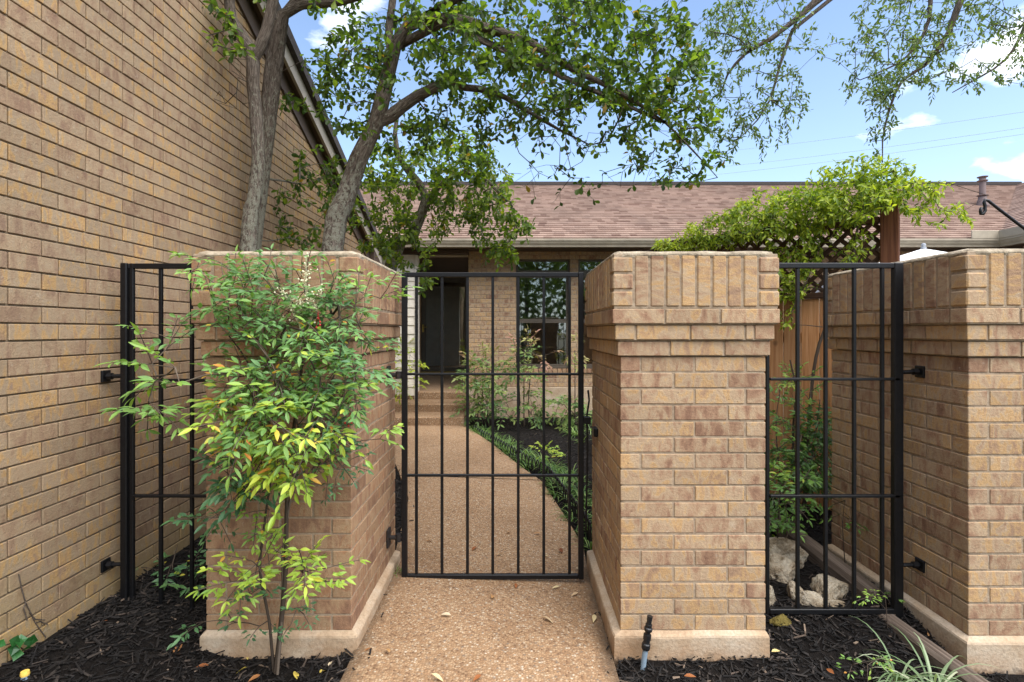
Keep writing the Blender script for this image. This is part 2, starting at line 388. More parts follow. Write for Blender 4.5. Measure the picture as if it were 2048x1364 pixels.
# ------------------------------------------------------------------ ground surfaces
def sst(a, b, x):
    t = min(1, max(0, (x - a) / (b - a))); return t * t * (3 - 2 * t)
def path_z(x, y):
    z = .077 - .038 * max(-1.2, min(1.0, x))
    return z + sst(5, 7.9, y) * (.184 - z)
EDGE_R = [(0.8, .46), (2.2, .46), (3.45, .47), (3.8, .49), (4.25, .44), (5.39, .28), (5.9, .06), (6.9, -.33), (7.75, -.69), (8.0, -.77)]
EDGE_L = [(0.8, -.75), (2.4, -.75), (3.5, -.80), (4.72, -.945), (5.8, -1.3), (7.0, -1.85), (7.8, -2.3), (8.0, -2.35)]
def lerp(tab, y):
    if y <= tab[0][0]: return tab[0][1]
    for (a, va), (b, vb) in zip(tab, tab[1:]):
        if y <= b: return va + (vb - va) * (y - a) / (b - a)
    return tab[-1][1]
def mulch_z(x, y):
    xl, xr = lerp(EDGE_L, y), lerp(EDGE_R, y)
    if x < xl:
        z = .05 + .155 * sst(-1.15, -2.1, x) if x < -1.15 else .05
        z = .05 + .155 * (1 - sst(-2.1, -1.15, x))
        z += sst(2.5, 3.3, y) * .06 * sst(-2.1, -1.4, x)
        d = xl - x
    elif x > xr:
        z = .03 + .105 * sst(2.35, 2.85, y) + .03 * sst(3.5, 4.5, y)
        z = z + (1 - sst(2.3, 2.45, y)) * 0
        if x < .95 and y > 3.4: z = .10
        d = x - xr
    else:
        return path_z(x, y) - .07
    n = mnoise.noise(Vector((x * 5, y * 5, 3))) * .018 + mnoise.noise(Vector((x * 17, y * 17, 9))) * .008
    e = sst(0, .15, d)
    return z * e + (path_z(x, y) - .02) * (1 - e) + n * (.3 + .7 * e)

mb = MB()
mb.add([(-300, -300, -.12), (300, -300, -.12), (300, 600, -.12), (-300, 600, -.12)], [(0, 1, 2, 3)])
tag(mb.build('ground', M['ground']), 'bare dry ground around the houses', 'ground', kind='structure')

mb = MB()
xs = np.arange(-2.14, 3.3, .05); ys = np.arange(.9, 9.2, .05)
V = [(x, y, mulch_z(x, y)) for y in ys for x in xs]; nx = len(xs)
mb.add(V, [(j * nx + i, j * nx + i + 1, (j + 1) * nx + i + 1, (j + 1) * nx + i) for j in range(len(ys) - 1) for i in range(nx - 1)])
tag(mb.build('mulch_bed', M['mulch_base'], smooth=True), 'dark soil under the black mulch beside the path', 'mulch bed', kind='structure')

mb = MB(); yy = list(np.arange(.8, 5.04, .08)) ; V = []; Fc = []
def path_strip(mb, y0, y1):
    ys = np.linspace(y0, y1, max(2, int((y1 - y0) / .08))); k = 25; V = []; rr = []
    for y in ys:
        a, b = lerp(EDGE_L, y), lerp(EDGE_R, y)
        for i in range(k):
            x = a + (b - a) * i / (k - 1); rr.append(max(0, 1 - min(x - a, b - x) / .16) * (1 - sst(3.3, 4.2, y) * .6)); V.append((x, y, path_z(x, y) - (.008 if i in (0, k - 1) else 0)))
    n0 = len(V); rr += [.3] * (2 * len(ys)); Fs = [(j * k + i, j * k + i + 1, (j + 1) * k + i + 1, (j + 1) * k + i) for j in range(len(ys) - 1) for i in range(k - 1)]
    for j, y in enumerate(ys):
        V.append((V[j * k][0], y, V[j * k][2] - .12)); V.append((V[j * k + k - 1][0], y, V[j * k + k - 1][2] - .12))
    for j in range(len(ys) - 1):
        Fs.append((j * k, (j + 1) * k, n0 + 2 * (j + 1), n0 + 2 * j)); Fs.append((j * k + k - 1, n0 + 2 * j + 1, n0 + 2 * j + 3, (j + 1) * k + k - 1))
    Fs.append(tuple(range(k))[::-1] if False else (0, n0, n0 + 1, k - 1))
    Fs.append((n0 - k, n0 - 1, len(V) - 1, len(V) - 2))
    mb.add(V, Fs, rr)
path_strip(mb, .8, 5.40); path_strip(mb, 5.418, 7.94)
tag(mb.build('path', M['pebble'], smooth=False), 'tan exposed aggregate path leading through the gate to the steps', 'path', kind='structure')

# mulch chips: one mass nobody could count
def chips(n, area):
    mb = MB(); pts = 0; Vs = []; rs = []
    while pts < n:
        x0, x1, y0, y1 = R.choice(area)
        x = R.uniform(x0 - .12, x1 + .12); y = R.uniform(y0, y1); spill = False
        if x < -2.11 or x > 3: continue
        if lerp(EDGE_L, y) - .01 < x < lerp(EDGE_R, y) + .01:      # a few shreds spill onto the path edge
            if R.random() > .12 * math.exp(-min(x - lerp(EDGE_L, y), lerp(EDGE_R, y) - x) / .04): continue
            spill = True
        L = R.choice((.02, .03, .04, .055, .075)) * R.uniform(.7, 1.2); w = R.uniform(.004, .011); t = R.uniform(.002, .005)
        a = R.uniform(0, math.pi); tilt = R.gauss(0, .28)
        d = np.array([math.cos(a) * math.cos(tilt), math.sin(a) * math.cos(tilt), math.sin(tilt)])
        s = np.array([-math.sin(a), math.cos(a), R.gauss(0, .35)]); s /= np.linalg.norm(s); u = np.cross(d, s)
        c = np.array([x, y, path_z(x, y) + .004 if spill else mulch_z(x, y) + R.uniform(.002, .014)])
        if spill: L *= .6; d[2] *= .1; s[2] *= .1; u = np.cross(d, s)
        k1, k2 = R.uniform(.3, 1), R.uniform(.3, 1)
        Vs.append([c - d * L / 2 - s * w * k1 / 2 - u * t / 2, c - d * L / 2 + s * w * k1 / 2 - u * t / 2, c + d * L / 2 + s * w * k2 / 2 - u * t / 2, c + d * L / 2 - s * w * k2 / 2 - u * t / 2,
                   c - d * L / 2 - s * w * k1 / 2 + u * t / 2, c - d * L / 2 + s * w * k1 / 2 + u * t / 2 + s * .002, c + d * L / 2 + s * w * k2 / 2 + u * t / 2, c + d * L / 2 - s * w * k2 / 2 + u * t / 2])
        rs.append(R.random() ** 2.2); pts += 1
    Q = [(0, 3, 2, 1), (4, 5, 6, 7), (0, 1, 5, 4), (1, 2, 6, 5), (2, 3, 7, 6), (3, 0, 4, 7)]
    mb.add(np.array(Vs).reshape(-1, 3), [tuple(8 * i + k for k in f) for i in range(n) for f in Q], np.repeat(rs, 8))
    return mb
tag(chips(17000, [(-2.12, -.74, 1.9, 3.0), (-2.12, -.74, 1.9, 3.0), (-2.12, -1.4, 2.6, 4.4), (.47, 2.1, 1.9, 2.9), (.47, 2.1, 1.9, 2.9), (1.1, 2.5, 2.7, 4.6), (-.2, 2.0, 4.2, 9.1), (-.2, 2.0, 3.5, 9.1), (-1.3, -.85, 3.5, 6.0)]).build('mulch', M['mulch']),
    'shredded black bark mulch covering the planting beds', 'mulch', kind='stuff')

# ------------------------------------------------------------------ brickwork
def fill(L, bl=.247, j=.010, first=None):
    out = []; p = 0.0
    while p < L - .004:
        l = first if (first and p == 0) else bl
        l = min(l, L - p)
        if L - p - l - j < .03: l = L - p
        out.append((p, p + l)); p += l + j
    return out
def course(mb, x0, x1, y0, y1, z0, z1, odd, bd=.09, j=.010, first=None):
    a, b = (x0, x1) if not odd else (x0 + bd + j, x1 - bd - j)
    for (p, q) in fill(b - a, first=first):
        mb.box((a + p, y0, z0), (a + q, y0 + bd, z1), .0024, None, 0, .0014)
        mb.box((a + p, y1 - bd, z0), (a + q, y1, z1), .0024, None, 0, .0014)
    a, b = (y0, y1) if odd else (y0 + bd + j, y1 - bd - j)
    for (p, q) in fill(b - a):
        mb.box((x0, a + p, z0), (x0 + bd, a + q, z1), .0024, None, 1, .0014)
        mb.box((x1 - bd, a + p, z0), (x1, a + q, z1), .0024, None, 1, .0014)
def rounded_cap(mb, x0, x1, y0, y1, z, h, seed):
    """trowelled mortar wash with an uneven rounded edge"""
    per = []
    st = .035
    for (a, b) in (((x0, y0), (x1, y0)), ((x1, y0), (x1, y1)), ((x1, y1), (x0, y1)), ((x0, y1), (x0, y0))):
        n = int(math.hypot(b[0] - a[0], b[1] - a[1]) / st)
        per += [(a[0] + (b[0] - a[0]) * i / n, a[1] + (b[1] - a[1]) * i / n) for i in range(n)]
    n = len(per); cx, cy = (x0 + x1) / 2, (y0 + y1) / 2; V = []
    for k, (ins, dz) in enumerate([(.006, -.012), (.001, .0), (.003, .30), (.014, .68), (.040, .93), (.09, 1.0)]):
        for i, (x, y) in enumerate(per):
            nn = mnoise.noise(Vector((x * 9, y * 9, seed + k * .4)))
            dx, dy = (1 if x < cx else -1), (1 if y < cy else -1)
            ix = ins + nn * .004
            X = min(max(x, x0 + ix), x1 - ix); Y = min(max(y, y0 + ix), y1 - ix)
            cr = .02 if k > 0 else 0      # round the four corners
            ex = min(X - x0, x1 - X); ey = min(Y - y0, y1 - Y)
            if ex < .05 and ey < .05:
                s_ = (1 - ex / .05) * (1 - ey / .05) * (.022 if k > 0 else .004); X += dx * s_; Y += dy * s_
            V.append((X, Y, z + (dz * h if k else dz) + nn * .004 * (k > 0)))
    Fs = [(k * n + i, k * n + (i + 1) % n, (k + 1) * n + (i + 1) % n, (k + 1) * n + i) for k in range(5) for i in range(n)]
    Fs += [tuple(range(5 * n, 6 * n)), tuple(range(n))[::-1]]
    mb.add(V, Fs)
def pillar(name, label, x0, x1, y0, y1, zb, mat, base, seed, zoff=0.0, mort='mortar'):
    t = thing(name, label, 'brick pillar', ((x0 + x1) / 2, y0, 0))
    off = t.location
    n = 17; pitch = (1.478 + zoff - zb) / n; j = .010
    mb = MB(); core = MB()
    for k in range(n):
        course(mb, x0, x1, y0, y1, zb + k * pitch + j * .5, zb + (k + 1) * pitch - j * .5, k % 2 == 0)
    core.box((x0 + .0038, y0 + .0038, -.05), (x1 - .0038, y1 - .0038, zb + n * pitch - .003), .002)
    z = zb + n * pitch
    for i, o in enumerate((.015, .030, .045)):
        course(mb, x0 - o, x1 + o, y0 - o, y1 + min(o, .02), z + .004, z + .0762 - .006, i == 1, first=(.24 if i % 2 == 0 else None))
        core.box((x0 - o + .007, y0 - o + .007, z - .001 * i), (x1 + o - .007, y1 + min(o, .02) - .007, z + .0755), .002)
        z += .0762
    o = .045; X0, X1, Y0, Y1 = x0 - o, x1 + o, y0 - o, y1 + .02
    core.box((X0 + .006, Y0 + .006, z - .003), (X1 - .006, Y1 - .006, z + .252), .002)
    q, j2 = .094, .011
    for cx in (0, 1):
        for cy in (0, 1):
            a = X0 if cx == 0 else X1 - q; b = Y0 if cy == 0 else Y1 - q
            for k in range(3):
                mb.box((a, b, z + .006 + k * .0805), (a + q, b + q, z + .006 + k * .0805 + .070), .006, None, 0, .0015)
    def soldiers(L):
        m = max(1, round((L + j2) / .0772)); w = (L + j2) / m
        return [(i * w, i * w + w - j2) for i in range(m)]
    for p, s in soldiers(X1 - X0 - 2 * (q + j2)):
        a = X0 + q + j2
        for b in (Y0, Y1 - .09): mb.box((a + p, b, z + .006), (a + s, b + .09, z + .246), .005, None, 2, .0015)
    for p, s in soldiers(Y1 - Y0 - 2 * (q + j2)):
        b = Y0 + q + j2
        for a in (X0, X1 - .09): mb.box((a, b + p, z + .006), (a + .09, b + s, z + .246), .005, None, 2, .0015)
    mb.build('brickwork', M[mat], t, offset=off); core.build('mortar', M[mort], t, offset=off)
    cp = MB(); rounded_cap(cp, X0 - .001, X1 + .001, Y0 - .001, Y1 + .001, z + .247, .024, seed)
    cp.build('cap', M['cap'], t, offset=off)
    # concrete footing with a rounded, uneven shoulder
    fl, fr, ff = base; ft = MB(); V = []
    bx0, bx1, by0, by1 = x0 - fl, x1 + fr, y0 - ff, y1 + .02
    per = []
    for (a, b) in (((bx0, by0), (bx1, by0)), ((bx1, by0), (bx1, by1)), ((bx1, by1), (bx0, by1)), ((bx0, by1), (bx0, by0))):
        m = int(math.hypot(b[0] - a[0], b[1] - a[1]) / .04)
        per += [(a[0] + (b[0] - a[0]) * i / m, a[1] + (b[1] - a[1]) * i / m) for i in range(m)]
    m = len(per); cx, cy = (bx0 + bx1) / 2, (by0 + by1) / 2
    for k, (f, zz) in enumerate([(0, -.1), (0, zb - .06), (0, zb - .020), (.12, zb - .011), (1.0, zb + .004), (1.6, zb + .003)]):
        for (x, y) in per:
            nn = mnoise.noise(Vector((x * 6, y * 6, seed + 5 + k * .2)))
            lim = lambda v, lo, hi, a, b: min(max(v, lo + a * f), hi - b * f)
            X = lim(x, bx0, bx1, fl, fr); Y = lim(y, by0, by1, ff, .02)
            ex = min(x - bx0, bx1 - x); ey = min(y - by0, by1 - y)
            if ex < .03 and ey < .03 and k:
                s_ = (1 - ex / .03) * (1 - ey / .03) * .004; X += s_ * (1 if x < cx else -1); Y += s_ * (1 if y < cy else -1)
            V.append((X + nn * .002, Y + nn * .002, zz + nn * .004 * (k > 1)))
    Fs = [(k * m + i, k * m + (i + 1) % m, (k + 1) * m + (i + 1) % m, (k + 1) * m + i) for k in range(5) for i in range(m)]
    ft.add(V, Fs); ft.build('footing', M['concrete'], t, smooth=False, offset=off)
    return t
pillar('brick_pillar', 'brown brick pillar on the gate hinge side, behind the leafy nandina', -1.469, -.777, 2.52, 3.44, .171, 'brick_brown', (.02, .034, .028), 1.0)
pillar('brick_pillar', 'tan brick pillar on the gate latch side with a pipe standing at its foot', .502, 1.191, 2.52, 3.45, .171, 'brick', (.037, .014, .025), 7.0)
pillar('brick_pillar', 'wide tan brick wall end with a footing behind the striped grass clump', 2.09, 3.60, 2.443, 3.50, .190, 'brick', (.032, .02, .03), 13.0)

# ------------------------------------------------------------------ tall brick gable house on the left
LX, SL = -2.128, .4167
def rake(y): return 4.03 - SL * (y - 4.62)
gable = thing('brick_house', 'tall tan brick gable wall of the house with sloping eave beside the path', 'house', (LX, 4, 0))
mb = MB()
for k in range(-22, 56):
    z0 = 1.554 + k * .0758
    if z0 < -.02: continue
    ph = 2.385 if k % 2 else 2.4714
    y = ph - 6 * .246
    while y < 7.66:
        a, b = y + .0035, y + .246 - .0035
        if z0 + .0758 < rake(b) + .03:
            mb.box((LX - .06, a, z0 + .0042), (LX, min(b, 7.68), z0 + .0758 - .0034), .0022, None, 1, .0012)
        y += .246
mb.build('brickwork', M['brick_left'], gable, offset=gable.location)
mb = MB()
a, b = -2.0, 7.68
pr = [(a, -.1), (b, -.1), (b, rake(b)), (a, rake(a))]
x0, x1 = -6.0, LX - .009
mb.add([(x, y, z) for x in (x0, x1) for (y, z) in pr], [(0, 1, 2, 3)[::-1], (4, 5, 6, 7), (0, 4, 7, 3), (1, 2, 6, 5), (3, 7, 6, 2)])
mb.build('mortar', M['mortar_left'], gable, offset=gable.location)
def rake_strip(name, mat, x0, x1, dz0, dz1, y0=-2.0, y1=8.05):
    mb = MB(); V = [(x, y, rake(y) + dz) for y in (y0, y1) for (x, dz) in ((x0, dz0), (x1, dz0), (x1, dz1), (x0, dz1))]
    mb.add(V, [(0, 1, 2, 3), (7, 6, 5, 4), (0, 4, 5, 1), (1, 5, 6, 2), (2, 6, 7, 3), (3, 7, 4, 0)])
    return mb.build(name, mat, gable, offset=gable.location)
rake_strip('frieze', M['brown'], LX - .05, LX + .02, -.16, .02, y1=7.7)  # shade under the rake is put into this dark brown
rake_strip('soffit', M['brown'], LX - .05, LX + .075, .022, .045)  # overhang shade is in the dark colour here too
rake_strip('fascia', M['fascia'], LX + .076, LX + .104, -.01, .17)
rake_strip('drip_edge', M['shingle_dark'], LX + .104, LX + .155, .13, .215)
rake_strip('roof', M['shingle_dark'], LX - 4, LX + .145, .218, .26)
mb = MB(); mb.box((LX - .3, 7.66, 2.55), (LX + .10, 8.0, 2.93), .01); mb.build('eave_return', M['brown'], gable, offset=gable.location)

# ------------------------------------------------------------------ house across the courtyard
WY = 9.2; DY = 12.4
house = thing('brick_house', 'low brick house with a pinkish shingle roof, front door and windows beyond the gate', 'house', (3, WY, 0))
HO = house.location
wins = [(.017, .955, .94, 2.84), (1.10, 2.04, .94, 2.84)]
mb = MB(); k = 0
z = .62
while z < 2.98:
    x = -.81 + (0 if k % 2 else -.104); first = True
    while x < 9.6:
        a, b = max(x, -.81), x + .198
        zz0, zz1 = z + .005, z + .0764 - .005
        parts = [(a, b)]
        for (wx0, wx1, wz0, wz1) in wins:
            if zz1 > wz0 - .06 and zz0 < wz1:
                np_ = []
                for (p, q) in parts:
                    if q <= wx0 or p >= wx1: np_.append((p, q)); continue
                    if p < wx0 - .02: np_.append((p, wx0))
                    if q > wx1 + .02: np_.append((wx1, q))
                parts = np_
        for (p, q) in parts:
            if q - p > .015: mb.box((p, WY, zz0), (q, WY + .08, zz1), .004, None, 0, .001)
        x += .208
    z += .0764; k += 1
mb.build('brickwork', M['brick'], house, offset=HO)
mb = MB()
def holed(mb, y0, y1):
    xs = [-.805, .017, .955, 1.10, 2.04, 9.6]; zs = [.60, .88, 2.84, 2.99]
    for i in range(5):
        for j in range(3):
            if j == 1 and i in (1, 3): continue
            mb.box((xs[i], y0, zs[j]), (xs[i + 1], y1, zs[j + 1]), 0.0005)
holed(mb, WY + .006, WY + .16); mb.build('mortar', M['mortar'], house, offset=HO)
mb = MB(); mb.box((-.80, WY + .17, .4), (-.68, DY + .1, 3.0), .002); mb.build('alcove_wall', M['siding'], house, offset=HO)
mb = MB(); mb.box((-.825, WY - .012, -.1), (9.6, WY + .3, .618), .008); mb.build('foundation', M['concrete'], house, offset=HO)
mb = MB(); mb.box((-.6, WY + 2.5, .0), (9.6, WY + 2.6, 3.0), .002); mb.box((-.6, WY + .2, .45), (9.6, WY + 2.5, .55), .002); mb.box((-.6, WY + .2, 2.9), (9.6, WY + 2.5, 2.98), .002)
mb.build('interior', M['dark'], house, offset=HO)
def window(wx0, wx1, wz0, wz1):
    fr = MB(); y0, y1 = WY + .045, WY + .10; t = .035
    zt = wz0 + 1.66; zm = wz0 + .80
    fr.box((wx0, y0, wz0), (wx0 + t, y1, wz1), .003); fr.box((wx1 - t, y0, wz0), (wx1, y1, wz1), .003)
    for za, zb in ((wz0, wz0 + t), (wz1 - t, wz1), (zt - .05, zt + .05)): fr.box((wx0 + t, y0 + .002, za), (wx1 - t, y1 - .002, zb), .003)
    s = .028
    for za, zb, yo in ((wz0 + t, zm + .02, -.012), (zm + .022, zt - .05, .012)):
        a, b, ya, yb = wx0 + t, wx1 - t, y0 + .022 + yo, y0 + .045 + yo
        fr.box((a, ya, za), (a + s, yb, zb), .002); fr.box((b - s, ya, za), (b, yb, zb), .002)
        fr.box((a + s, ya, za), (b - s, yb, za + s + .01), .002); fr.box((a + s, ya, zb - s), (b - s, yb, zb), .002)
    w = fr.build('window', M['bronze'], house, offset=HO)
    pn = MB(); Y = y0 + .036
    for za, zb, yo in ((wz0 + t, zm, -.012), (zm, zt - .05, .012), (zt + .05, wz1 - t, 0)):
        pn.add([(wx0 + t, Y + yo, za), (wx1 - t, Y + yo, za), (wx1 - t, Y + yo, zb), (wx0 + t, Y + yo, zb)], [(0, 1, 2, 3)])
    pn.build('pane', M['glass'], w, offset=HO)
    cu = MB(); cu.box((wx0 + .05, WY + .22, wz0 + .1), (wx0 + .17, WY + .25, wz1), .01); cu.build('curtain', M['taupe'], w, offset=HO)
    si = MB()
    m = 12; wd = (wx1 - wx0 + .04) / m
    for i in range(m): si.box((wx0 - .02 + i * wd + .004, WY - .035, wz0 - .075), (wx0 - .02 + (i + 1) * wd - .004, WY + .044, wz0 - .004), .005, None, 1)
    si.build('sill', M['brick_brown'], w, offset=HO)
for w in wins: window(*w)
# entry: siding wall, door, ceiling, header

sd = MB(); z = .5; SY = 8.98; sxr = -1.70
while z < 2.86:
    sd.add([(-4.4, SY - .020, z), (sxr, SY - .020, z), (sxr, SY - .003, z + .149), (-4.4, SY - .003, z + .149), (-4.4, SY, z), (sxr, SY, z)], [(0, 1, 2, 3), (0, 4, 5, 1)]); z += .149
sd.box((-4.4, SY, .2), (sxr, SY + .14, 2.88), .002)
sd.box((sxr + .002, SY - .028, .2), (sxr + .055, SY + .145, 2.88), .004)
sd.build('siding', M['siding'], house, offset=HO)
dr = MB()
zt, zb = 2.84, .58
for a, b in ((-2.325, -2.19), (-1.06, -.82)): dr.box((a, DY - .05, zb), (b, DY + .1, 3.05), .004)
dr.box((-2.19, DY - .048, zt), (-1.06, DY + .1, 3.05), .004)
dr.box((-2.19, DY + .05, zb), (-1.06, DY + .1, zt), .002)
door = dr.build('door', M['door'], house, offset=HO)
st = MB()
a, b = -2.188, -1.062
st.box((a, DY - .035, zb + .03), (a + .11, DY, zt - .002), .004); st.box((b - .11, DY - .035, zb + .03), (b, DY, zt - .002), .004)
st.box((a + .11, DY - .034, zb + .03), (b - .11, DY - .001, zb + .16), .004); st.box((a + .11, DY - .034, zt - .12), (b - .11, DY - .001, zt - .002), .004)
st.build('storm_frame', M['bronze'], door, offset=HO)
g = MB(); g.add([(a + .1, DY - .018, zb + .1), (b - .1, DY - .018, zb + .1), (b - .1, DY - .018, zt - .1), (a + .1, DY - .018, zt - .1)], [(0, 1, 2, 3)]); g.build('pane', M['glass_dark'], door, offset=HO)
h = MB(); h.box((a + .03, DY - .075, zb + .98), (a + .07, DY - .036, zb + 1.16), .008); h.tube([(a + .05, DY - .08, zb + 1.10), (a + .14, DY - .085, zb + 1.10)], .010); h.build('handle', M['brass'], door, offset=HO)
th = MB(); th.box((-2.19, DY - .12, .566), (-1.06, DY - .052, .65), .006); th.build('threshold', M['brass'], door, offset=HO)
mb = MB(); mb.box((-4.4, SY - .05, 2.90), (-.80, DY, 2.96), .002); mb.box((-4.4, DY + .02, .4), (-2.33, DY + .1, 2.9), .002); mb.build('alcove_ceiling', M['brown'], house, offset=HO)
mb = MB(); mb.box((-4.4, WY - .06, 2.885), (-.815, WY + .12, 3.10), .004); mb.build('entry_header', M['taupe_light'], house, offset=HO)
# roof: lapped shingle courses between eave and ridge
EY, EZ, RY = 8.58, 3.10, 13.5; RS = .451
def roof_z(y): return EZ + (y - EY) * RS
def courses(mb, p_of, n, x_of):
    for i in range(n):
        r = R.random()
        (y0, z0), (y1, z1) = p_of(i), p_of(i + 1)
        xa, xb = x_of(i), x_of(i + 1)
        lift = .022
        m = 1
        q0 = [(xa[0], 0, 0), (xa[1], 0, 0), (xb[1], .1, 0), (xb[0], .1, 0), (xa[0], 0, 0), (xa[1], 0, 0)]
        mb.add([(xa[0], y0, z0 + lift), (xa[1], y0, z0 + lift), (xb[1], y1, z1 + .001), (xb[0], y1, z1 + .001), (xa[0], y0 + .002, z0 - .004), (xa[1], y0 + .002, z0 - .004)],
               [(0, 1, 2, 3), (4, 5, 1, 0)], r, q0)
NRC = 38
py_ = lambda i: (EY - .03 + (RY - EY + .03) * i / NRC, roof_z(EY - .03 + (RY - EY + .03) * i / NRC))
VX = 7.85
valley = lambda i: (-7.0, VX + .02 + (py_(i)[0] - EY) )
mb = MB(); courses(mb, py_, NRC, valley)
# back slope and ridge
zr = roof_z(RY)
mb.add([(-7, RY, zr), (20, RY, zr), (20, RY + 5, zr - 2.2), (-7, RY + 5, zr - 2.2)], [(0, 1, 2, 3)], .3)
# slope of the projecting wing on the right, rising away from the courtyard
for i in range(NRC):
    a0 = VX - .03 + (RY - EY) * i / NRC; a1 = VX - .03 + (RY - EY) * (i + 1) / NRC
    z0, z1 = EZ + (a0 - VX) * RS, EZ + (a1 - VX) * RS
    yb0, yb1 = EY + (a0 - VX), EY + (a1 - VX)
    mb.add([(a0, 4.2, z0 + .012), (a0, yb0, z0 + .012), (a1, yb1, z1 + .001), (a1, 4.2, z1 + .001), (a0 + .002, 4.2, z0 - .004), (a0 + .002, yb0, z0 - .004)],
           [(0, 3, 2, 1), (4, 0, 1, 5)], R.random(), [(4.2, 0, 0), (yb0, 0, 0), (yb1, 0, 0), (4.2, 0, 0), (4.2, 0, 0), (yb0, 0, 0)])
roof = mb.build('roof', M['shingle'], house, offset=HO)
mb = MB(); mb.box((-7, RY - .16, zr - .062), (VX + RY - EY, RY + .1, zr + .035), .01); mb.build('ridge_cap', M['shingle_dark'], roof, offset=HO)
mb = MB()
def gutter_profile(mb, p, q, out):
    """K-style gutter from p to q, out = outward direction"""
    p, q, o = Vector(p), Vector(q), Vector(out); up = Vector((0, 0, 1))
    pr = [(0, 0), (.075, 0), (.082, .025), (.105, .055), (.118, .085), (.130, .095), (.130, .125), (.112, .125), (.112, .100), (.02, .02), (0, .12)]
    V = [s + o * a + up * b for s in (p, q) for (a, b) in pr]; n = len(pr)
    mb.add(V, [(i, (i + 1) % n, n + (i + 1) % n, n + i) for i in range(n)] + [tuple(range(n))[::-1], tuple(range(n, 2 * n))])
gutter_profile(mb, (-7, EY + .02, EZ - .155), (VX, EY + .02, EZ - .155), (0, -1, 0))
gutter_profile(mb, (VX + .02, EY, EZ - .155), (VX + .02, 4.2, EZ - .155), (-1, 0, 0))
mb.build('gutter', M['taupe_light'], house, offset=HO)
mb = MB(); mb.box((VX - .55, EY - .115, EZ - .03), (VX - .10, EY - .095, EZ + .10), .004); mb.box((VX - .12, EY - .55, EZ - .03), (VX - .10, EY - .10, EZ + .10), .004); mb.build('splash_guard', M['taupe_light'], house, offset=HO)
mb = MB(); mb.box((-7, EY + .02, EZ - .17), (VX + .4, EY + .05, EZ - .01), .002); mb.box((-7, EY + .05, EZ - .13), (VX + .4, WY + .1, EZ - .10), .002); mb.box((VX + .025, 4.2, EZ - .17), (VX + .06, EY, EZ - .01), .002)
mb.box((VX + .06, 4.2, EZ - .13), (VX + .6, EY, EZ - .1), .002); mb.build('soffit', M['brown'], house, offset=HO)
mb = MB(); mb.box((VX + .6, 4.3, -.1), (VX + .75, WY, EZ - .12), .002); mb.build('wing_wall', M['brick_brown'], house, offset=HO)
vy = 11.0; vx = 935 / F * vy; vz = roof_z(vy)
mb = MB(); mb.lathe([(.12, -.06), (.12, .0), (.075, .14), (.07, .2)], 20, (vx, vy, vz)); fl = mb.build('roof_vent', M['vent'], house, smooth=True, offset=HO)
mb = MB(); mb.lathe([(.055, .1), (.055, .20), (.10, .205), (.10, .215), (.056, .22), (.056, .50), (.09, .505), (.095, .52), (.06, .535), (.06, .58), (.09, .585), (.095, .60), (.02, .62)], 20, (vx, vy, vz)); mb.build('vent_pipe', M['vent'], fl, offset=HO)

# entry steps
mb = MB()
SX0, SX1 = -2.9, -.765
for (ya, yb, z) in ((7.90, 8.39, .311), (8.39, 8.97, .438), (8.97, DY - .05, .565)):
    mb.box((SX0, ya, -.1), (SX1 if ya < 8.9 else -.835, yb + .02 if yb < 10 else yb, z), .018, 0.0)
tag(mb.build('entry_steps', M['pebble']), 'three exposed aggregate steps up to the front door', 'steps')

# ------------------------------------------------------------------ iron work
def iron_panel(t, Y, x0, x1, z0, z1, stile, rail, bars, rails, bar_w, rail_h, bottom=True, left=True):
    o = t.location
    def part(name, c0, c1, ch=.003, mat='iron'):
        mb = MB(); mb.box(c0, c1, ch); return mb.build(name, M[mat], t, offset=o)
    if left: part('stile', (x0, Y - stile / 2, z0), (x0 + stile, Y + stile / 2, z1))
    part('stile', (x1 - stile, Y - stile / 2, z0), (x1, Y + stile / 2, z1))
    part('top_rail', (x0 + (stile if left else 0), Y - rail / 2 + .001, z1 - rail), (x1 - stile, Y + rail / 2 - .001, z1 - .0005))
    if bottom: part('bottom_rail', (x0 + (stile if left else 0), Y - rail / 2 + .001, z0 + .0005), (x1 - stile, Y + rail / 2 - .001, z0 + rail))
    for bx in bars: part('bar', (bx - bar_w / 2, Y - bar_w / 2, z0 + (rail if bottom else 0)), (bx + bar_w / 2, Y + bar_w / 2, z1 - rail), .002)
    for rz in rails: part('cross_rail', (x0 + (stile if left else 0), Y - .017, rz - rail_h / 2), (x1 - stile, Y + .006, rz + rail_h / 2), .002)
def bracket(t, p_wall, p_frame, vertical_plate=True, rad=.011, nrm=(1, 0, 0)):
    mb = MB(); o = t.location
    a, b = Vector(p_wall), Vector(p_frame)
    mb.tube([a, a.lerp(b, .5), b], rad, 8)
    mb.box(a - Vector((.006, .03, .03)), a + Vector((.006, .03, .03)), .003)
    mb.tube([a.lerp(b, .12), a.lerp(b, .4)], rad * 1.6, 8)
    mb.build('bracket', M['iron'], t, offset=o)

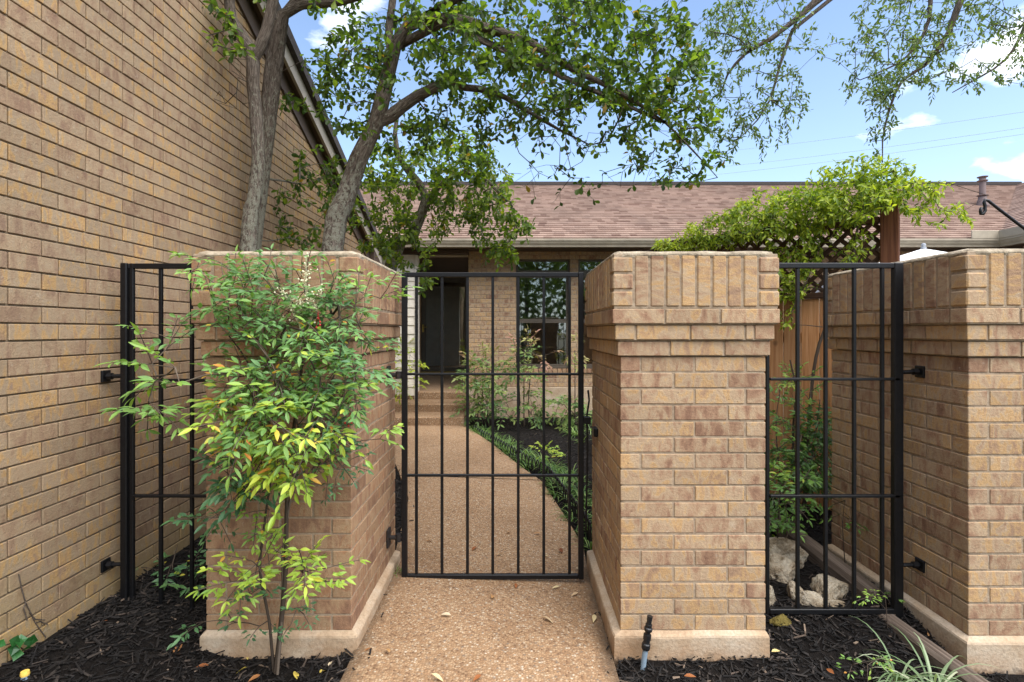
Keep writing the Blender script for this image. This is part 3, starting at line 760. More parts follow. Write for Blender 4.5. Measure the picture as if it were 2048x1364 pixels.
GY = 3.23; S = F / GY
gx = lambda px: (px - CX) / S
gz = lambda py: H - (py - CY) / S
gate = thing('iron_gate', 'black iron gate of thin vertical bars across the path', 'gate', (0, GY, .08))
iron_panel(gate, GY, gx(804), gx(1167), gz(1157), gz(545), .032, .028, [gx(p) for p in (833, 884, 935, 985.5, 1036.5, 1087.5, 1139)], [gz(748), gz(950)], .017, .014)
for pz in (750, 1075):
    mb = MB(); z = gz(pz)
    mb.tube([(-.775, GY, z), (gx(804) + .002, GY, z)], .013, 10); mb.box((-.776, GY - .035, z - .055), (-.764, GY + .035, z + .055), .004); mb.tube([(gx(797), GY, z - .022), (gx(797), GY, z + .022)], .019, 10)
    mb.build('hinge', M['rust'], gate, offset=gate.location)
mb = MB(); z = gz(840)
mb.box((gx(1167), GY - .022, z - .022), (gx(1181), GY + .022, z + .022), .004)
mb.box((.475, GY - .04, gz(862) - .03), (.501, GY + .04, gz(862) + .022), .005); mb.tube([(gx(1176), GY - .005, gz(780)), (gx(1178), GY - .01, gz(800)), (gx(1174), GY, gz(830)), (gx(1175), GY, gz(900)), (gx(1172), GY, gz(1060))], .006, 7)
mb.build('latch', M['iron'], gate, offset=gate.location)

PY = 2.74; S2 = F / PY
rp = thing('iron_fence', 'black iron bar fence section between the two tan pillars, rocks behind it', 'fence', (1.65, PY, .12))
px_ = lambda p: (p - CX) / S2
pz_ = lambda p: H - (p - CY) / S2
iron_panel(rp, PY, px_(1531), px_(1803), pz_(1227), pz_(526), .018, .028, [px_(p) for p in (1595, 1651, 1708, 1764)], [pz_(758), pz_(991)], .017, .014)
mb = MB(); mb.box((px_(1785), PY - .017, .06), (px_(1803) + .001, PY + .017, pz_(526) + .001), .004); mb.build('post', M['iron'], rp, offset=rp.location)
for p in (743, 1128): bracket(rp, (2.086, PY - .01, pz_(p)), (px_(1803), PY, pz_(p) - .004))
LY = 2.76; S3 = F / LY
lp = thing('iron_fence', 'black iron bar fence section between the tall gable wall and the brown pillar', 'fence', (-1.8, LY, .15))
lx = lambda p: (p - CX) / S3
lz = lambda p: H - (p - CY) / S3
iron_panel(lp, LY, lx(261), -1.50, lz(1215), lz(527), .020, .028, [lx(322), lx(384)], [lz(760), lz(991)], .017, .014, bottom=False)
mb = MB(); mb.box((lx(246), LY - .024, .05), (lx(259), LY + .024, lz(527) + .0005), .004); mb.box((lx(259), LY - .014, lz(537)), (lx(262), LY + .014, lz(528)), .002); mb.build('post', M['iron'], lp, offset=lp.location)
for p in (752, 1128): bracket(lp, (LX + .004, LY - .01, lz(p)), (lx(246), LY, lz(p)))

# ------------------------------------------------------------------ foliage
def leaf(mb, p, d, up, L, W, r, fold=.25, droop=.25, shape=0):
    """one leaf from p along d with surface normal near up"""
    d = Vector(d).normalized(); s = d.cross(Vector(up))
    if s.length < 1e-4: s = d.orthogonal()
    s.normalize(); n = s.cross(d)
    if shape == 0: ws = ((.0, 0.0), (.28, .80), (.55, .95), (.82, .5), (1.0, 0.0))       # lanceolate
    elif shape == 1: ws = ((.0, .0), (.35, .55), (.62, 1.0), (.88, .72), (1.0, .0))      # obovate
    else: ws = ((.0, .0), (.45, 1.0), (1.0, .0))
    V = []; Fs = []
    for i, (t, w) in enumerate(ws):
        c = p + d * (L * t) - n * (droop * L * t * t)
        if w == 0: V.append(c)
        else:
            h = n * (W * w * fold * .5)
            V += [c + s * (W * w * .5) + h, c, c - s * (W * w * .5) + h]
    m = len(ws) - 2; b = 1
    Fs.append((0, 2, 1)); Fs.append((0, 3, 2))
    for i in range(m - 1):
        a, c = 1 + 3 * i, 1 + 3 * (i + 1)
        Fs += [(a, a + 1, c + 1, c), (a + 1, a + 2, c + 2, c + 1)]
    e = 1 + 3 * (m - 1); tip = 1 + 3 * m
    Fs += [(e, e + 1, tip), (e + 1, e + 2, tip)]
    mb.add([tuple(v) for v in V], Fs, r)

def rv(s=1.0): return Vector((R.gauss(0, s), R.gauss(0, s), R.gauss(0, s)))

class Skel:
    """branch network: nodes with parents; radii from the number of tips each one carries"""
    def __init__(s): s.P = []; s.par = []; s.fix = []
    def path(s, pts, radii=None, parent=-1, step=.12):
        pts = [Vector(p) for p in pts]; idx = parent; ids = []
        # Catmull-Rom through the points
        ext = [pts[0] * 2 - pts[1]] + pts + [pts[-1] * 2 - pts[-2]]
        for i in range(1, len(ext) - 2):
            a, b, c, d = ext[i - 1], ext[i], ext[i + 1], ext[i + 2]
            n = max(1, int((c - b).length / step))
            for k in range(n):
                t = k / n
                q = .5 * ((2 * b) + (c - a) * t + (2 * a - 5 * b + 4 * c - d) * t * t + (3 * b - a - 3 * c + d) * t ** 3)
                rr = None if radii is None else radii[i - 1] + (radii[i] - radii[i - 1]) * t
                s.P.append(q); s.par.append(idx); s.fix.append(rr); idx = len(s.P) - 1; ids.append(idx)
        s.P.append(pts[-1]); s.par.append(idx); s.fix.append(None if radii is None else radii[-1]); ids.append(len(s.P) - 1)
        return ids
    def grow(s, targets, step=.10, sag=.06, wob=.02, maxlen=9, allowed=None):
        tips = []
        A = np.array([tuple(p) for p in s.P])
        base = A if allowed is None else A[allowed]
        order = sorted(range(len(targets)), key=lambda i: np.min(((base - np.array(targets[i])) ** 2).sum(1)))
        lock = np.zeros(len(s.P), bool)
        if allowed is not None: lock[:] = True; lock[allowed] = False
        buf = np.zeros((len(s.P) + 40 * len(targets), 3)); buf[:len(s.P)] = A
        lk = np.zeros(len(buf), bool); lk[:len(lock)] = lock
        for ti in order:
            t = Vector(targets[ti]); n = len(s.P)
            d2 = ((buf[:n] - np.array(t)) ** 2).sum(1); d2[lk[:n]] = 1e9
            i = int(np.argmin(d2)); p = s.P[i].copy(); L = (t - p).length
            if L > maxlen: continue
            k = max(1, int(L / step)); q0 = p.copy(); idx = i
            for j in range(1, k + 1):
                f = j / k
                q = q0.lerp(t, f) + Vector((0, 0, sag * L * math.sin(math.pi * f))) + (rv(wob * min(1, L * 3)) if j < k else Vector())
                s.P.append(q); s.par.append(idx); s.fix.append(None); idx = len(s.P) - 1; buf[idx] = q
            tips.append((idx, (t - s.P[s.par[idx]]).normalized()))
        return tips
    def mesh(s, mb, r0=.0016, rmax=.03, n=5, expo=.5):
        cnt = np.zeros(len(s.P)); kids = [[] for _ in s.P]
        for i in range(len(s.P)):
            if s.par[i] >= 0: kids[s.par[i]].append(i)
        for i in range(len(s.P) - 1, -1, -1):
            if not kids[i]: cnt[i] += 1
            if s.par[i] >= 0: cnt[s.par[i]] += cnt[i]
        rad = [s.fix[i] if s.fix[i] is not None else min(rmax, r0 * cnt[i] ** expo) for i in range(len(s.P))]
        done = set()
        for i in range(len(s.P)):
            starts = [i] if s.par[i] < 0 else []
            if s.par[i] >= 0:
                sib = kids[s.par[i]]
                main = max(sib, key=lambda c: rad[c])
                if i == main: continue
                starts = [i]
            for st in starts:
                ch = [st]; 
                while kids[ch[-1]]: ch.append(max(kids[ch[-1]], key=lambda c: rad[c]))
                pts = [s.P[c] for c in ch]; rr = [rad[c] for c in ch]
                if s.par[st] >= 0: pts = [s.P[s.par[st]]] + pts; rr = [min(rad[s.par[st]] * .8, rr[0] * 1.3)] + rr
                if len(pts) < 2: continue
                big = rr[0] > .02
                mb.tube(pts, rr, 12 if big else n, cap=False, rough=.22 if big else 0, r=R.random(), seed=st * .37)

def ell(lst, above=0.0):
    out = []
    for (cx, cy, rx, ry, Y0, Y1, n) in lst:
        for _ in range(n):
            while True:
                a, b = R.uniform(-1, 1), R.uniform(-1, 1)
                if a * a + b * b < 1: break
            out.append(at(cx + a * rx, cy + b * ry, R.uniform(Y0, Y1)))
    return out

def spray_tree(mb, tip, d, n=8, L=.068, W=.036, r=(0, .9), droop=.3):
    d = (d + Vector((0, 0, -.15)) + rv(.25)).normalized()
    for k in range(n):
        p = tip - d * (.018 * k) + rv(.004)
        a = k * 2.4 + R.random()
        o = d.orthogonal().normalized(); o = Matrix.Rotation(a, 3, d) @ o
        ld = (d * R.uniform(.3, .9) + o + Vector((0, 0, R.uniform(-.5, .15)))).normalized()
        leaf(mb, p, ld, Vector((0, 0, 1)) + rv(.45), L * R.uniform(.55, 1.15), W * R.uniform(.7, 1.1), min(1, max(0, R.uniform(*r) if R.random() > .012 else .985)), .3, droop * R.random(), 1)

# --- forked tree at the left behind the brown pillar
def Tn(Y): return lambda px, py, dy=0.0: at(px, py, Y + dy)
A = Tn(3.75)
s = Skel()
g0 = A(494, 620); g0.z = .12
tr = s.path([g0, A(497, 500), A(508, 400), A(516, 320), A(512, 240), A(506, 170), A(506, 120)], [.072, .056, .047, .042, .043, .043, .045])
f = tr[-1]
s.path([A(503, 100), A(484, 70), A(462, 35), A(458, -10), A(475, -120), A(490, -260)], [.044, .040, .036, .034, .030, .02], f)
s.path([A(520, 95), A(534, 60), A(545, 10), A(556, -60), A(590, -220)], [.040, .037, .035, .033, .022], f)
nb = len(s.P)
tips = s.grow(ell([(440, 40, 40, 60, 3.4, 3.7, 12), (480, 90, 30, 50, 3.4, 3.8, 5), (520, -60, 120, 60, 3.6, 4.6, 60), (560, -160, 200, 90, 3.6, 4.8, 60), (640, -10, 60, 25, 3.6, 4.4, 12)]), .12, .04, .02)
bare = s.grow(ell([(455, 210, 30, 40, 3.5, 3.8, 8), (470, 120, 30, 50, 3.4, 3.8, 10), (590, 150, 50, 60, 3.6, 4.0, 6)]), .08, .03, .015)
t1 = thing('tree', 'forked tree trunk with grey lichen rising behind the brown pillar', 'tree', (g0.x, g0.y, .1))
mb = MB(); s.mesh(mb, .0018); mb.build('trunk', M['bark'], t1, smooth=True, offset=t1.location)
mb = MB()
for i, d in tips: spray_tree(mb, s.P[i], d, 7, r=(.1, .95))
mb.build('crown', M['leaf_tree'], t1, offset=t1.location)

# --- lichen-grey trunk close behind it
B = Tn(4.0)
s = Skel(); g0 = B(500, 560); g0.z = .12
s.path([g0, B(506, 480), B(521, 330), B(533, 200), B(543, 110), B(557, 50), B(600, -10), B(680, -80)], [.052, .047, .042, .039, .036, .033, .029, .026])
s.path([B(566, 30), B(605, 8), B(680, 2), B(780, -30)], [.045, .040, .034, .02], 15)
tips = s.grow(ell([(650, 0, 90, 30, 4.2, 5.0, 18), (700, -70, 160, 50, 4.2, 5.2, 50), (590, 220, 30, 40, 4.3, 4.8, 6), (640, 370, 55, 90, 4.2, 5.4, 34), (580, 430, 40, 60, 4.2, 4.9, 12), (690, 420, 40, 60, 4.6, 5.4, 20), (620, 470, 50, 25, 4.2, 4.8, 14)]), .12, .04, .02)
t1 = thing('tree', 'straight grey tree trunk covered in pale lichen, close behind the forked trunk', 'tree', (g0.x, g0.y, .1))
mb = MB(); s.mesh(mb, .0017); mb.build('trunk', M['bark_grey'], t1, smooth=True, offset=t1.location)
mb = MB()
for i, d in tips: spray_tree(mb, s.P[i], d, 7, r=(.05, .85))
mb.build('crown', M['leaf_tree'], t1, offset=t1.location)

# --- arching tree with the broad crown
A = Tn(4.2)
s = Skel(); g0 = A(640, 640); g0.z = .12
tr = s.path([g0, A(664, 500), A(690, 400), A(716, 320), A(752, 245)], [.102, .083, .074, .069, .063])
f = tr[-1]
m1 = s.path([A(762, 210), A(776, 150), A(790, 90, -.1), A(815, 55, -.1), A(845, 38, -.2), A(905, 36, -.25), A(985, 60, -.3), A(1060, 85, -.4), A(1130, 130, -.5), A(1200, 165, -.5), A(1265, 200, -.5), A(1330, 245, -.4), A(1385, 300, -.4), A(1435, 355, -.3)],
       [.062, .056, .05, .046, .040, .037, .033, .029, .024, .019, .015, .011, .007, .004], f)
m2 = s.path([A(780, 232, .05), A(830, 195, .1), A(880, 170, .1), A(905, 166, .1), A(930, 175, .1), A(990, 185, .1), A(1060, 225, .0), A(1120, 260, .0), A(1180, 290, 0)],
       [.050, .044, .039, .034, .030, .024, .016, .010, .005], f)
m3 = s.path([A(778, 100, 0), A(780, 40, .1), A(800, -60, .2), A(860, -180, .3)], [.035, .030, .026, .014], m1[6])
m4 = s.path([A(850, 30, -.2), A(900, 5, -.3), A(980, -30, -.4), A(1100, -80, -.5), A(1250, -90, -.5)], [.03, .027, .022, .016, .008], m1[18])
tg = ell([(880, 90, 170, 90, 3.5, 4.9, 120), (1050, 60, 220, 75, 3.3, 4.7, 190), (1210, 110, 200, 115, 3.3, 4.6, 210), (1340, 130, 95, 105, 3.4, 4.5, 90), (1100, 170, 230, 60, 3.4, 4.8, 60),
          (710, 190, 85, 75, 3.8, 4.8, 70), (690, 130, 65, 60, 3.8, 4.6, 30), (740, 90, 70, 70, 3.7, 4.6, 40), (640, 130, 30, 30, 3.9, 4.5, 8), (1230, 240, 190, 70, 3.5, 4.6, 90), (1400, 250, 60, 60, 3.6, 4.4, 22), (1340, 330, 110, 40, 3.7, 4.3, 26), (980, 140, 140, 80, 3.5, 5, 80),
          (950, 250, 170, 50, 3.9, 5.1, 80), (820, 270, 90, 40, 4.3, 5.2, 40), (1000, -90, 350, 80, 3.2, 4.9, 150), (1250, -60, 200, 60, 3.2, 4.6, 70), (800, -60, 140, 60, 3.6, 4.8, 50)])
tips = s.grow(tg, .12, .05, .022)
bare = s.grow(ell([(1230, 290, 170, 90, 3.5, 4.5, 80), (1060, 300, 100, 70, 3.7, 4.6, 30), (1130, 370, 90, 50, 3.7, 4.4, 26), (1350, 330, 90, 40, 3.6, 4.3, 20)]), .09, -.10, .016)
t1 = thing('tree', 'leaning tree with a broad arching leafy crown over the gate', 'tree', (g0.x, g0.y, .1))
mb = MB(); s.mesh(mb, .0016); mb.build('trunk', M['bark'], t1, smooth=True, offset=t1.location)
mb = MB()
for i, d in tips: spray_tree(mb, s.P[i], d, R.choice((6, 7, 8, 9)), r=(.0, .85))
for i, d in bare:
    if R.random() < .45: spray_tree(mb, s.P[i], d, 2, r=(.0, .6))
mb.build('crown', M['leaf_tree'], t1, offset=t1.location)

# --- tree with the low bushy crown in front of the far roof
A = Tn(6.0)
s = Skel(); g0 = A(745, 640); g0.z = .1
tr = s.path([g0, A(782, 530), A(818, 478), A(842, 430), A(852, 395), A(838, 365)], [.085, .075, .065, .055, .05, .045])
s.path([A(820, 345), A(800, 320), A(790, 270), A(800, 200)], [.04, .035, .028, .015], tr[-1])
s.path([A(870, 380, -.1), A(910, 350, -.2), A(960, 350, -.3), A(1010, 400, -.4)], [.035, .028, .02, .01], tr[-4])
tg = ell([(850, 340, 130, 60, 5.2, 6.6, 130), (940, 370, 85, 70, 5.2, 6.3, 120), (990, 440, 55, 70, 5.2, 6.0, 70), (1040, 460, 40, 22, 5.3, 5.8, 18), (770, 420, 70, 70, 5.4, 6.6, 70), (840, 430, 90, 50, 5.3, 6.4, 70), (1000, 510, 35, 25, 5.3, 5.8, 14), (820, 505, 55, 40, 5.0, 6.0, 36), (760, 490, 40, 25, 5.2, 6.2, 22), (850, 565, 14, 26, 4.9, 5.3, 6), (900, 300, 90, 40, 5.4, 6.4, 60), (740, 330, 50, 50, 5.4, 6.4, 30)])
tips = s.grow(tg, .14, .05, .03)
t1 = thing('tree', 'leaning pale trunk with a low bright green crown in front of the shingle roof', 'tree', (g0.x, g0.y, .1))
mb = MB(); s.mesh(mb, .002); mb.build('trunk', M['bark_grey'], t1, smooth=True, offset=t1.location)
mb = MB()
for i, d in tips: spray_tree(mb, s.P[i], d, R.choice((7, 8, 9)), .078, .04, r=(.3, .97))
mb.build('crown', M['leaf_tree'], t1, offset=t1.location)

# --- small leaved tree whose branches hang in from the right
def spray_small(mb, tip, d, n=9, L=.050, W=.018, r=(0, 1), droop=.3, gap=.016):
    d = (d + Vector((0, 0, -.5)) + rv(.3)).normalized()
    for k in range(n):
        p = tip - d * (gap * (k - 2)) + rv(.004)
        o = Matrix.Rotation(k * 2.6 + R.random(), 3, d) @ d.orthogonal().normalized()
        ld = (d * R.uniform(.3, 1.0) + o * .9 + Vector((0, 0, -.25))).normalized()
        leaf(mb, p, ld, Vector((0, 0, 1)) + rv(.5), L * R.uniform(.6, 1.2), W * R.uniform(.8, 1.2), R.uniform(*r), .25, droop * R.random(), 0)
A = Tn(4.8)
s = Skel()
g0 = Vector((5.6, 5.2, 0))
tr = s.path([g0, (5.55, 5.2, 1.8), (5.4, 5.1, 3.6), (5.0, 5.0, 5.0)], [.19, .16, .14, .11])
l1 = s.path([(4.6, 4.9, 5.5), A(1880, -130), A(1760, -80), A(1660, -20), A(1600, 32), A(1540, 78), A(1490, 108), A(1455, 150), A(1440, 190)], [.085, .07, .055, .04, .026, .02, .015, .009, .005], tr[-1])
s.path([A(1585, 60), A(1560, 130), A(1540, 200), A(1515, 240), A(1470, 285)], [.016, .012, .009, .006, .003], l1[-14])
l2 = s.path([(4.6, 4.6, 5.2), A(1990, -80, -.3), A(1925, -10, -.3), A(1900, 60, -.3), A(1850, 130, -.3), A(1805, 160, -.3), A(1780, 215, -.3), A(1765, 280, -.3), A(1765, 325, -.3)], [.06, .045, .03, .02, .015, .012, .009, .006, .004], tr[-2])
s.path([A(1860, -30), A(1858, 40), A(1830, 95), A(1790, 130), A(1720, 160)], [.02, .016, .012, .008, .004], l1[6])
s.path([A(2060, -30, .2), A(2050, 50, .2), A(2010, 120, .2), A(1940, 165, .2), A(1905, 185, .2)], [.02, .015, .01, .007, .004], l2[2])
tg = ell([(1530, 50, 120, 60, 4.2, 5.4, 80), (1450, 60, 60, 60, 4.2, 5.2, 40), (1480, 170, 70, 90, 4.3, 5.2, 62), (1560, 200, 55, 70, 4.4, 5.2, 40), (1480, 280, 60, 50, 4.4, 5.0, 20), (1540, 280, 40, 25, 4.5, 5.0, 9),
          (1800, 60, 110, 70, 4.1, 5.3, 100), (1820, 150, 80, 60, 4.1, 5.0, 50), (1740, 160, 70, 45, 4.2, 5.0, 36), (1760, 235, 30, 70, 4.3, 4.7, 28), (1960, 150, 70, 35, 4.5, 5.3, 26), (2000, 40, 50, 50, 4.5, 5.4, 34), (1910, 50, 70, 60, 4.2, 5.2, 40), (1690, 90, 60, 60, 4.2, 5.1, 16), (1750, -60, 300, 50, 4.2, 5.6, 110), (2060, 100, 40, 80, 4.4, 5.2, 30)])
tips = s.grow(tg, .11, -.02, .025)
t1 = thing('tree', 'small leaved tree whose thin branches hang in from the right against the sky', 'tree', g0)
mb = MB(); s.mesh(mb, .0016, .02); mb.build('trunk', M['bark_dark'], t1, smooth=True, offset=t1.location)
mb = MB()
for i, d in tips: spray_small(mb, s.P[i], d, R.choice((7, 9, 10, 12)))
mb.build('crown', M['leaf_elm'], t1, offset=t1.location)

# --- trees across the street, behind the camera, mirrored in the windows
for k, (x, y, h) in enumerate([(-9, -17, 8.5), (-4, -20, 10), (0.5, -16.5, 8.5), (5.5, -18, 9.0), (11, -19, 9.0)]):
    t1 = thing('tree', 'street tree mirrored in the house windows', 'tree', (x, y, -.1), group='trees across the street')
    s = Skel(); s.path([(x, y, -.1), (x + .1, y, 1.2), (x + .3, y, h * .5), (x, y, h * .8)], [.22, .18, .13, .05], step=.4)
    mb = MB(); s.mesh(mb); mb.build('trunk', M['bark_dark'], t1, offset=t1.location)
    mb = MB()
    for _ in range(1500):
        v = rv(1).normalized() * (R.random() ** .45); p = Vector((x + v.x * 3.6, y + v.y * 2.5, h * .52 + v.z * h * .50))
        leaf(mb, p, rv(), rv(), R.uniform(.3, .55), R.uniform(.2, .34), R.random() * .8, .2, .2, 2)
    mb.build('crown', M['leaf_elm'], t1, offset=t1.location)

# --- nandina shrubs: compound sprays of pointed leaflets
def frond(mb, sm, base, d, n=4, L=.062, W=.021, r=(.2, .7), rach=.15, droop=.5, yel=.03):
    d = Vector(d).normalized()
    up = Vector((0, 0, 1)); side = d.cross(up)
    side = side.normalized() if side.length > .05 else Vector((1, 0, 0))
    pts = [base]; 
    rr = R.uniform(*r)
    for k in range(1, n + 1):
        t = k / n
        p = base + d * (rach * t) + Vector((0, 0, -.10 * rach * t * t)); pts.append(p)
        for sgn in (-1, 1):
            o = side * sgn
            m = 3 if (k < n and R.random() < .4) else 1
            q = p + o * .006
            for j in range(m):
                a = (j - (m - 1) / 2) * .7
                ld = (o * (1 - abs(a) * .3) + d * (.55 + a) + Vector((0, 0, R.uniform(-.42, .28)))).normalized()
                qq = q + (o * .028 if m > 1 else Vector())
                val = rr + R.gauss(0, .05)
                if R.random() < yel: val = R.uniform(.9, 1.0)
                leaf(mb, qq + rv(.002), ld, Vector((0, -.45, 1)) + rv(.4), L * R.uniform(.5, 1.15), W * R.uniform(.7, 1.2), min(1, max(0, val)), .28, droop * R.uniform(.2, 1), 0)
    leaf(mb, pts[-1], d + Vector((0, 0, -.4)), Vector((0, -.4, 1)) + rv(.3), L * 1.1, W, min(1, max(0, rr + .05)), .28, droop * R.random(), 0)
    if sm is not None: sm.tube(pts, [.0018] * len(pts), 4, cap=False, r=R.random())

def shrub(name, label, stems, zones, mat='leaf_nandina', group=None, cat='shrub', stemmat='twig', r0=.0016, frk=None):
    """stems: list of (points, r0, r1); zones: (px,py,rx,ry,Y0,Y1,n,leaf length,(r range),yellow share)"""
    base = Vector(stems[0][0][0])
    t = thing(name, label, cat, (base.x, base.y, base.z), group=group)
    s = Skel(); fm = MB(); ids = []
    for pts, ra, rb in stems:
        n = len(pts); ids += s.path(pts, [ra + (rb - ra) * i / (n - 1) for i in range(n)], step=.06)
    tm = MB()
    for (cx, cy, rx, ry, Y0, Y1, n, L, rr, yl) in zones:
        hi = [i for i in range(len(s.P)) ]
        tips = s.grow(ell([(cx, cy, rx, ry, Y0, Y1, n)]), .06, .05, .008)
        for i, d in tips:
            # aim outwards and towards the light
            dd = (d + Vector((0, -.22, .12)) + rv(.32)).normalized()
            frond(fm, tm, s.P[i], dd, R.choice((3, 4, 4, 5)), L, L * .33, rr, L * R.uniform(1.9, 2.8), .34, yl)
    s.mesh(tm, r0, .006); tm.build('stem', M[stemmat], t, smooth=True, offset=t.location)
    fm.build('foliage', M[mat], t, offset=t.location)
    return t, s
B = Tn(2.38)
gz0 = B(552, 1345)
t, s = shrub('nandina_shrub', 'large bright green nandina with cream flower buds in front of the brown pillar',
    [([gz0, B(562, 1250), B(572, 1130), B(574, 1000), B(585, 880), B(600, 760), B(612, 660), B(612, 600)], .0125, .004),
     ([gz0 + Vector((-.015, .01, 0)), B(538, 1240), B(520, 1140), B(530, 1040), B(545, 900), B(520, 780), B(480, 700), B(430, 640)], .007, .003),
     ([gz0 + Vector((.012, -.012, 0)), B(566, 1200), B(566, 1100), B(590, 960), B(640, 820), B(690, 700), B(730, 620)], .007, .003),
     ([B(574, 1000, -.05), B(600, 880, -.15), B(575, 800, -.25), B(540, 720, -.25)], .005, .003)],
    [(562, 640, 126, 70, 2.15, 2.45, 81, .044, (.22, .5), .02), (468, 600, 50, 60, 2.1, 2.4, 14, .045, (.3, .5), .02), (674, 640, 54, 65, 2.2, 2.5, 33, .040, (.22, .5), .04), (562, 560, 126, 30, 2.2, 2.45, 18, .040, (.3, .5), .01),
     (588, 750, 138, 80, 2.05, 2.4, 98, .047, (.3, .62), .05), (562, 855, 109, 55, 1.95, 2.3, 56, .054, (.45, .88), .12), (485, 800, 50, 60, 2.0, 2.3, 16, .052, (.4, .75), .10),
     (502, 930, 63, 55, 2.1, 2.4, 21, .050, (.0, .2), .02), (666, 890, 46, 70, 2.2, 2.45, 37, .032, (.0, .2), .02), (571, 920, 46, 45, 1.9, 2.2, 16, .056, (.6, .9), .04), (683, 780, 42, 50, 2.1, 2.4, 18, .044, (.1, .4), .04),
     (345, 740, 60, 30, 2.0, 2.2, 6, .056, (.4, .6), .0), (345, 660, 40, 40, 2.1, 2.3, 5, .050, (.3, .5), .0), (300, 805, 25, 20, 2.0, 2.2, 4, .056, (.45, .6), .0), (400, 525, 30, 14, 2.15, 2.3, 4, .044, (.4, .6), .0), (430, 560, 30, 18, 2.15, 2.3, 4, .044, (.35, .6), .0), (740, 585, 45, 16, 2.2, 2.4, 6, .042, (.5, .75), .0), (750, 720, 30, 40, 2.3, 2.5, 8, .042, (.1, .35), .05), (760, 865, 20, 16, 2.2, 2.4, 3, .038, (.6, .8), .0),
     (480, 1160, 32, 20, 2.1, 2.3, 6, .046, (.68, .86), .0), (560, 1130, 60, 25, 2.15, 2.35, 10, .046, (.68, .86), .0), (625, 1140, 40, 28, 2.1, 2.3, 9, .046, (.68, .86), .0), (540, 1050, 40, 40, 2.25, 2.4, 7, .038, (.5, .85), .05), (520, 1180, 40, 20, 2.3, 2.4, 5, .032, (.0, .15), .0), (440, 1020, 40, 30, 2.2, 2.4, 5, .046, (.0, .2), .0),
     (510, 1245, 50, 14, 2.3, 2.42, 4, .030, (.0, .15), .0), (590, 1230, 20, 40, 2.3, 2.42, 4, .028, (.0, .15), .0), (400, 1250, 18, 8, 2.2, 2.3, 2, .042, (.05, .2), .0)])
# cream panicles and berries
for (a, b, n) in (((612, 625), (612, 515), 60), ((605, 640), (560, 575), 40), ((615, 640), (645, 575), 44), ((600, 650), (598, 600), 26)):
    fl = MB(); a3, b3 = B(*a, -.14), B(*b, -.14)
    fc = fl
    for k in range(n):
        f = R.random(); ax = a3.lerp(b3, f)
        p = ax + Vector((R.gauss(0, .026 * (1.15 - f * .6)), R.gauss(0, .02), R.gauss(.004, .010)))
        fl.lathe([(.0008, -.004), (.0044, -.001), (.0042, .002), (.0006, .005)], 6, tuple(p), R.random())
        fl.tube([p, ax - Vector((0, 0, .018))], .0009, 3, cap=False, r=0)
    fl.tube([a3 - Vector((0, 0, .05)), b3], .0016, 4, cap=False)
    fc = fl.build('flower_cluster', M['flower'], t, smooth=True, offset=t.location)
for c in (((636, 637), (633, 655), (640, 644), (640, 650)), ((700, 838), (690, 846), (697, 852), (703, 846), (706, 832))):
    be = MB(); top = B(c[0][0], c[0][1] - 14, -.20)
    for q_ in c:
        p = B(*q_, -.20); be.lathe([(.0005, -.0045), (.0042, -.002), (.0048, .001), (.003, .004), (.0005, .005)], 8, tuple(p), R.random()); be.tube([p, top], .0008, 3, cap=False)
    be.build('berry_cluster', M['berry'], t, smooth=True, offset=t.location)

B = Tn(3.1); g = B(345, 1170); g.z = .16
shrub('nandina_shrub', 'low dark nandina seedling growing behind the iron bars at the gable wall', [([g, B(345, 1130), B(355, 1090)], .004, .002), ([g, B(380, 1150), B(400, 1110)], .004, .002)],
      [(340, 1150, 60, 28, 2.85, 3.3, 13, .055, (.1, .45), .03), (395, 1140, 30, 35, 2.9, 3.3, 8, .055, (.05, .4), .05)])
# nandina, stems in the gap by the cedar fence
B = Tn(3.9); g = B(1590, 1070); g.z = .15
shrub('nandina_shrub', 'tall dark green nandina between the rocks and the cedar fence', [([g, B(1588, 960), B(1586, 860), B(1592, 780), B(1580, 720)], .012, .005), ([g + Vector((.05, .05, 0)), B(1620, 940), B(1632, 860), B(1640, 800)], .008, .004), ([g + Vector((-.05, 0, 0)), B(1560, 950), B(1552, 850), B(1560, 780)], .006, .003)],
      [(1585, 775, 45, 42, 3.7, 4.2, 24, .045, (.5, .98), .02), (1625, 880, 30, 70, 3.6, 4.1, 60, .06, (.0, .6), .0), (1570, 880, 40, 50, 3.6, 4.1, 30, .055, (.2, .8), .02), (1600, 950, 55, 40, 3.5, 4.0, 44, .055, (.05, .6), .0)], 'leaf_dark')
B = Tn(3.3); g = B(1552, 1110); g.z = .16
shrub('nandina_shrub', 'light green young nandina close behind the right iron bars', [([g, B(1556, 1050), B(1560, 990), B(1575, 955)], .005, .002), ([g, B(1580, 1060), B(1610, 1010)], .003, .0015), ([B(1690, 1130), B(1685, 1050), B(1690, 1000)], .003, .0015)],
      [(1570, 965, 38, 25, 3.0, 3.3, 14, .05, (.3, .9), .02), (1575, 1030, 45, 35, 3.1, 3.5, 20, .045, (.15, .7), .02), (1690, 1020, 25, 50, 3.2, 3.5, 7, .035, (.2, .7), .02)], 'leaf_dark')
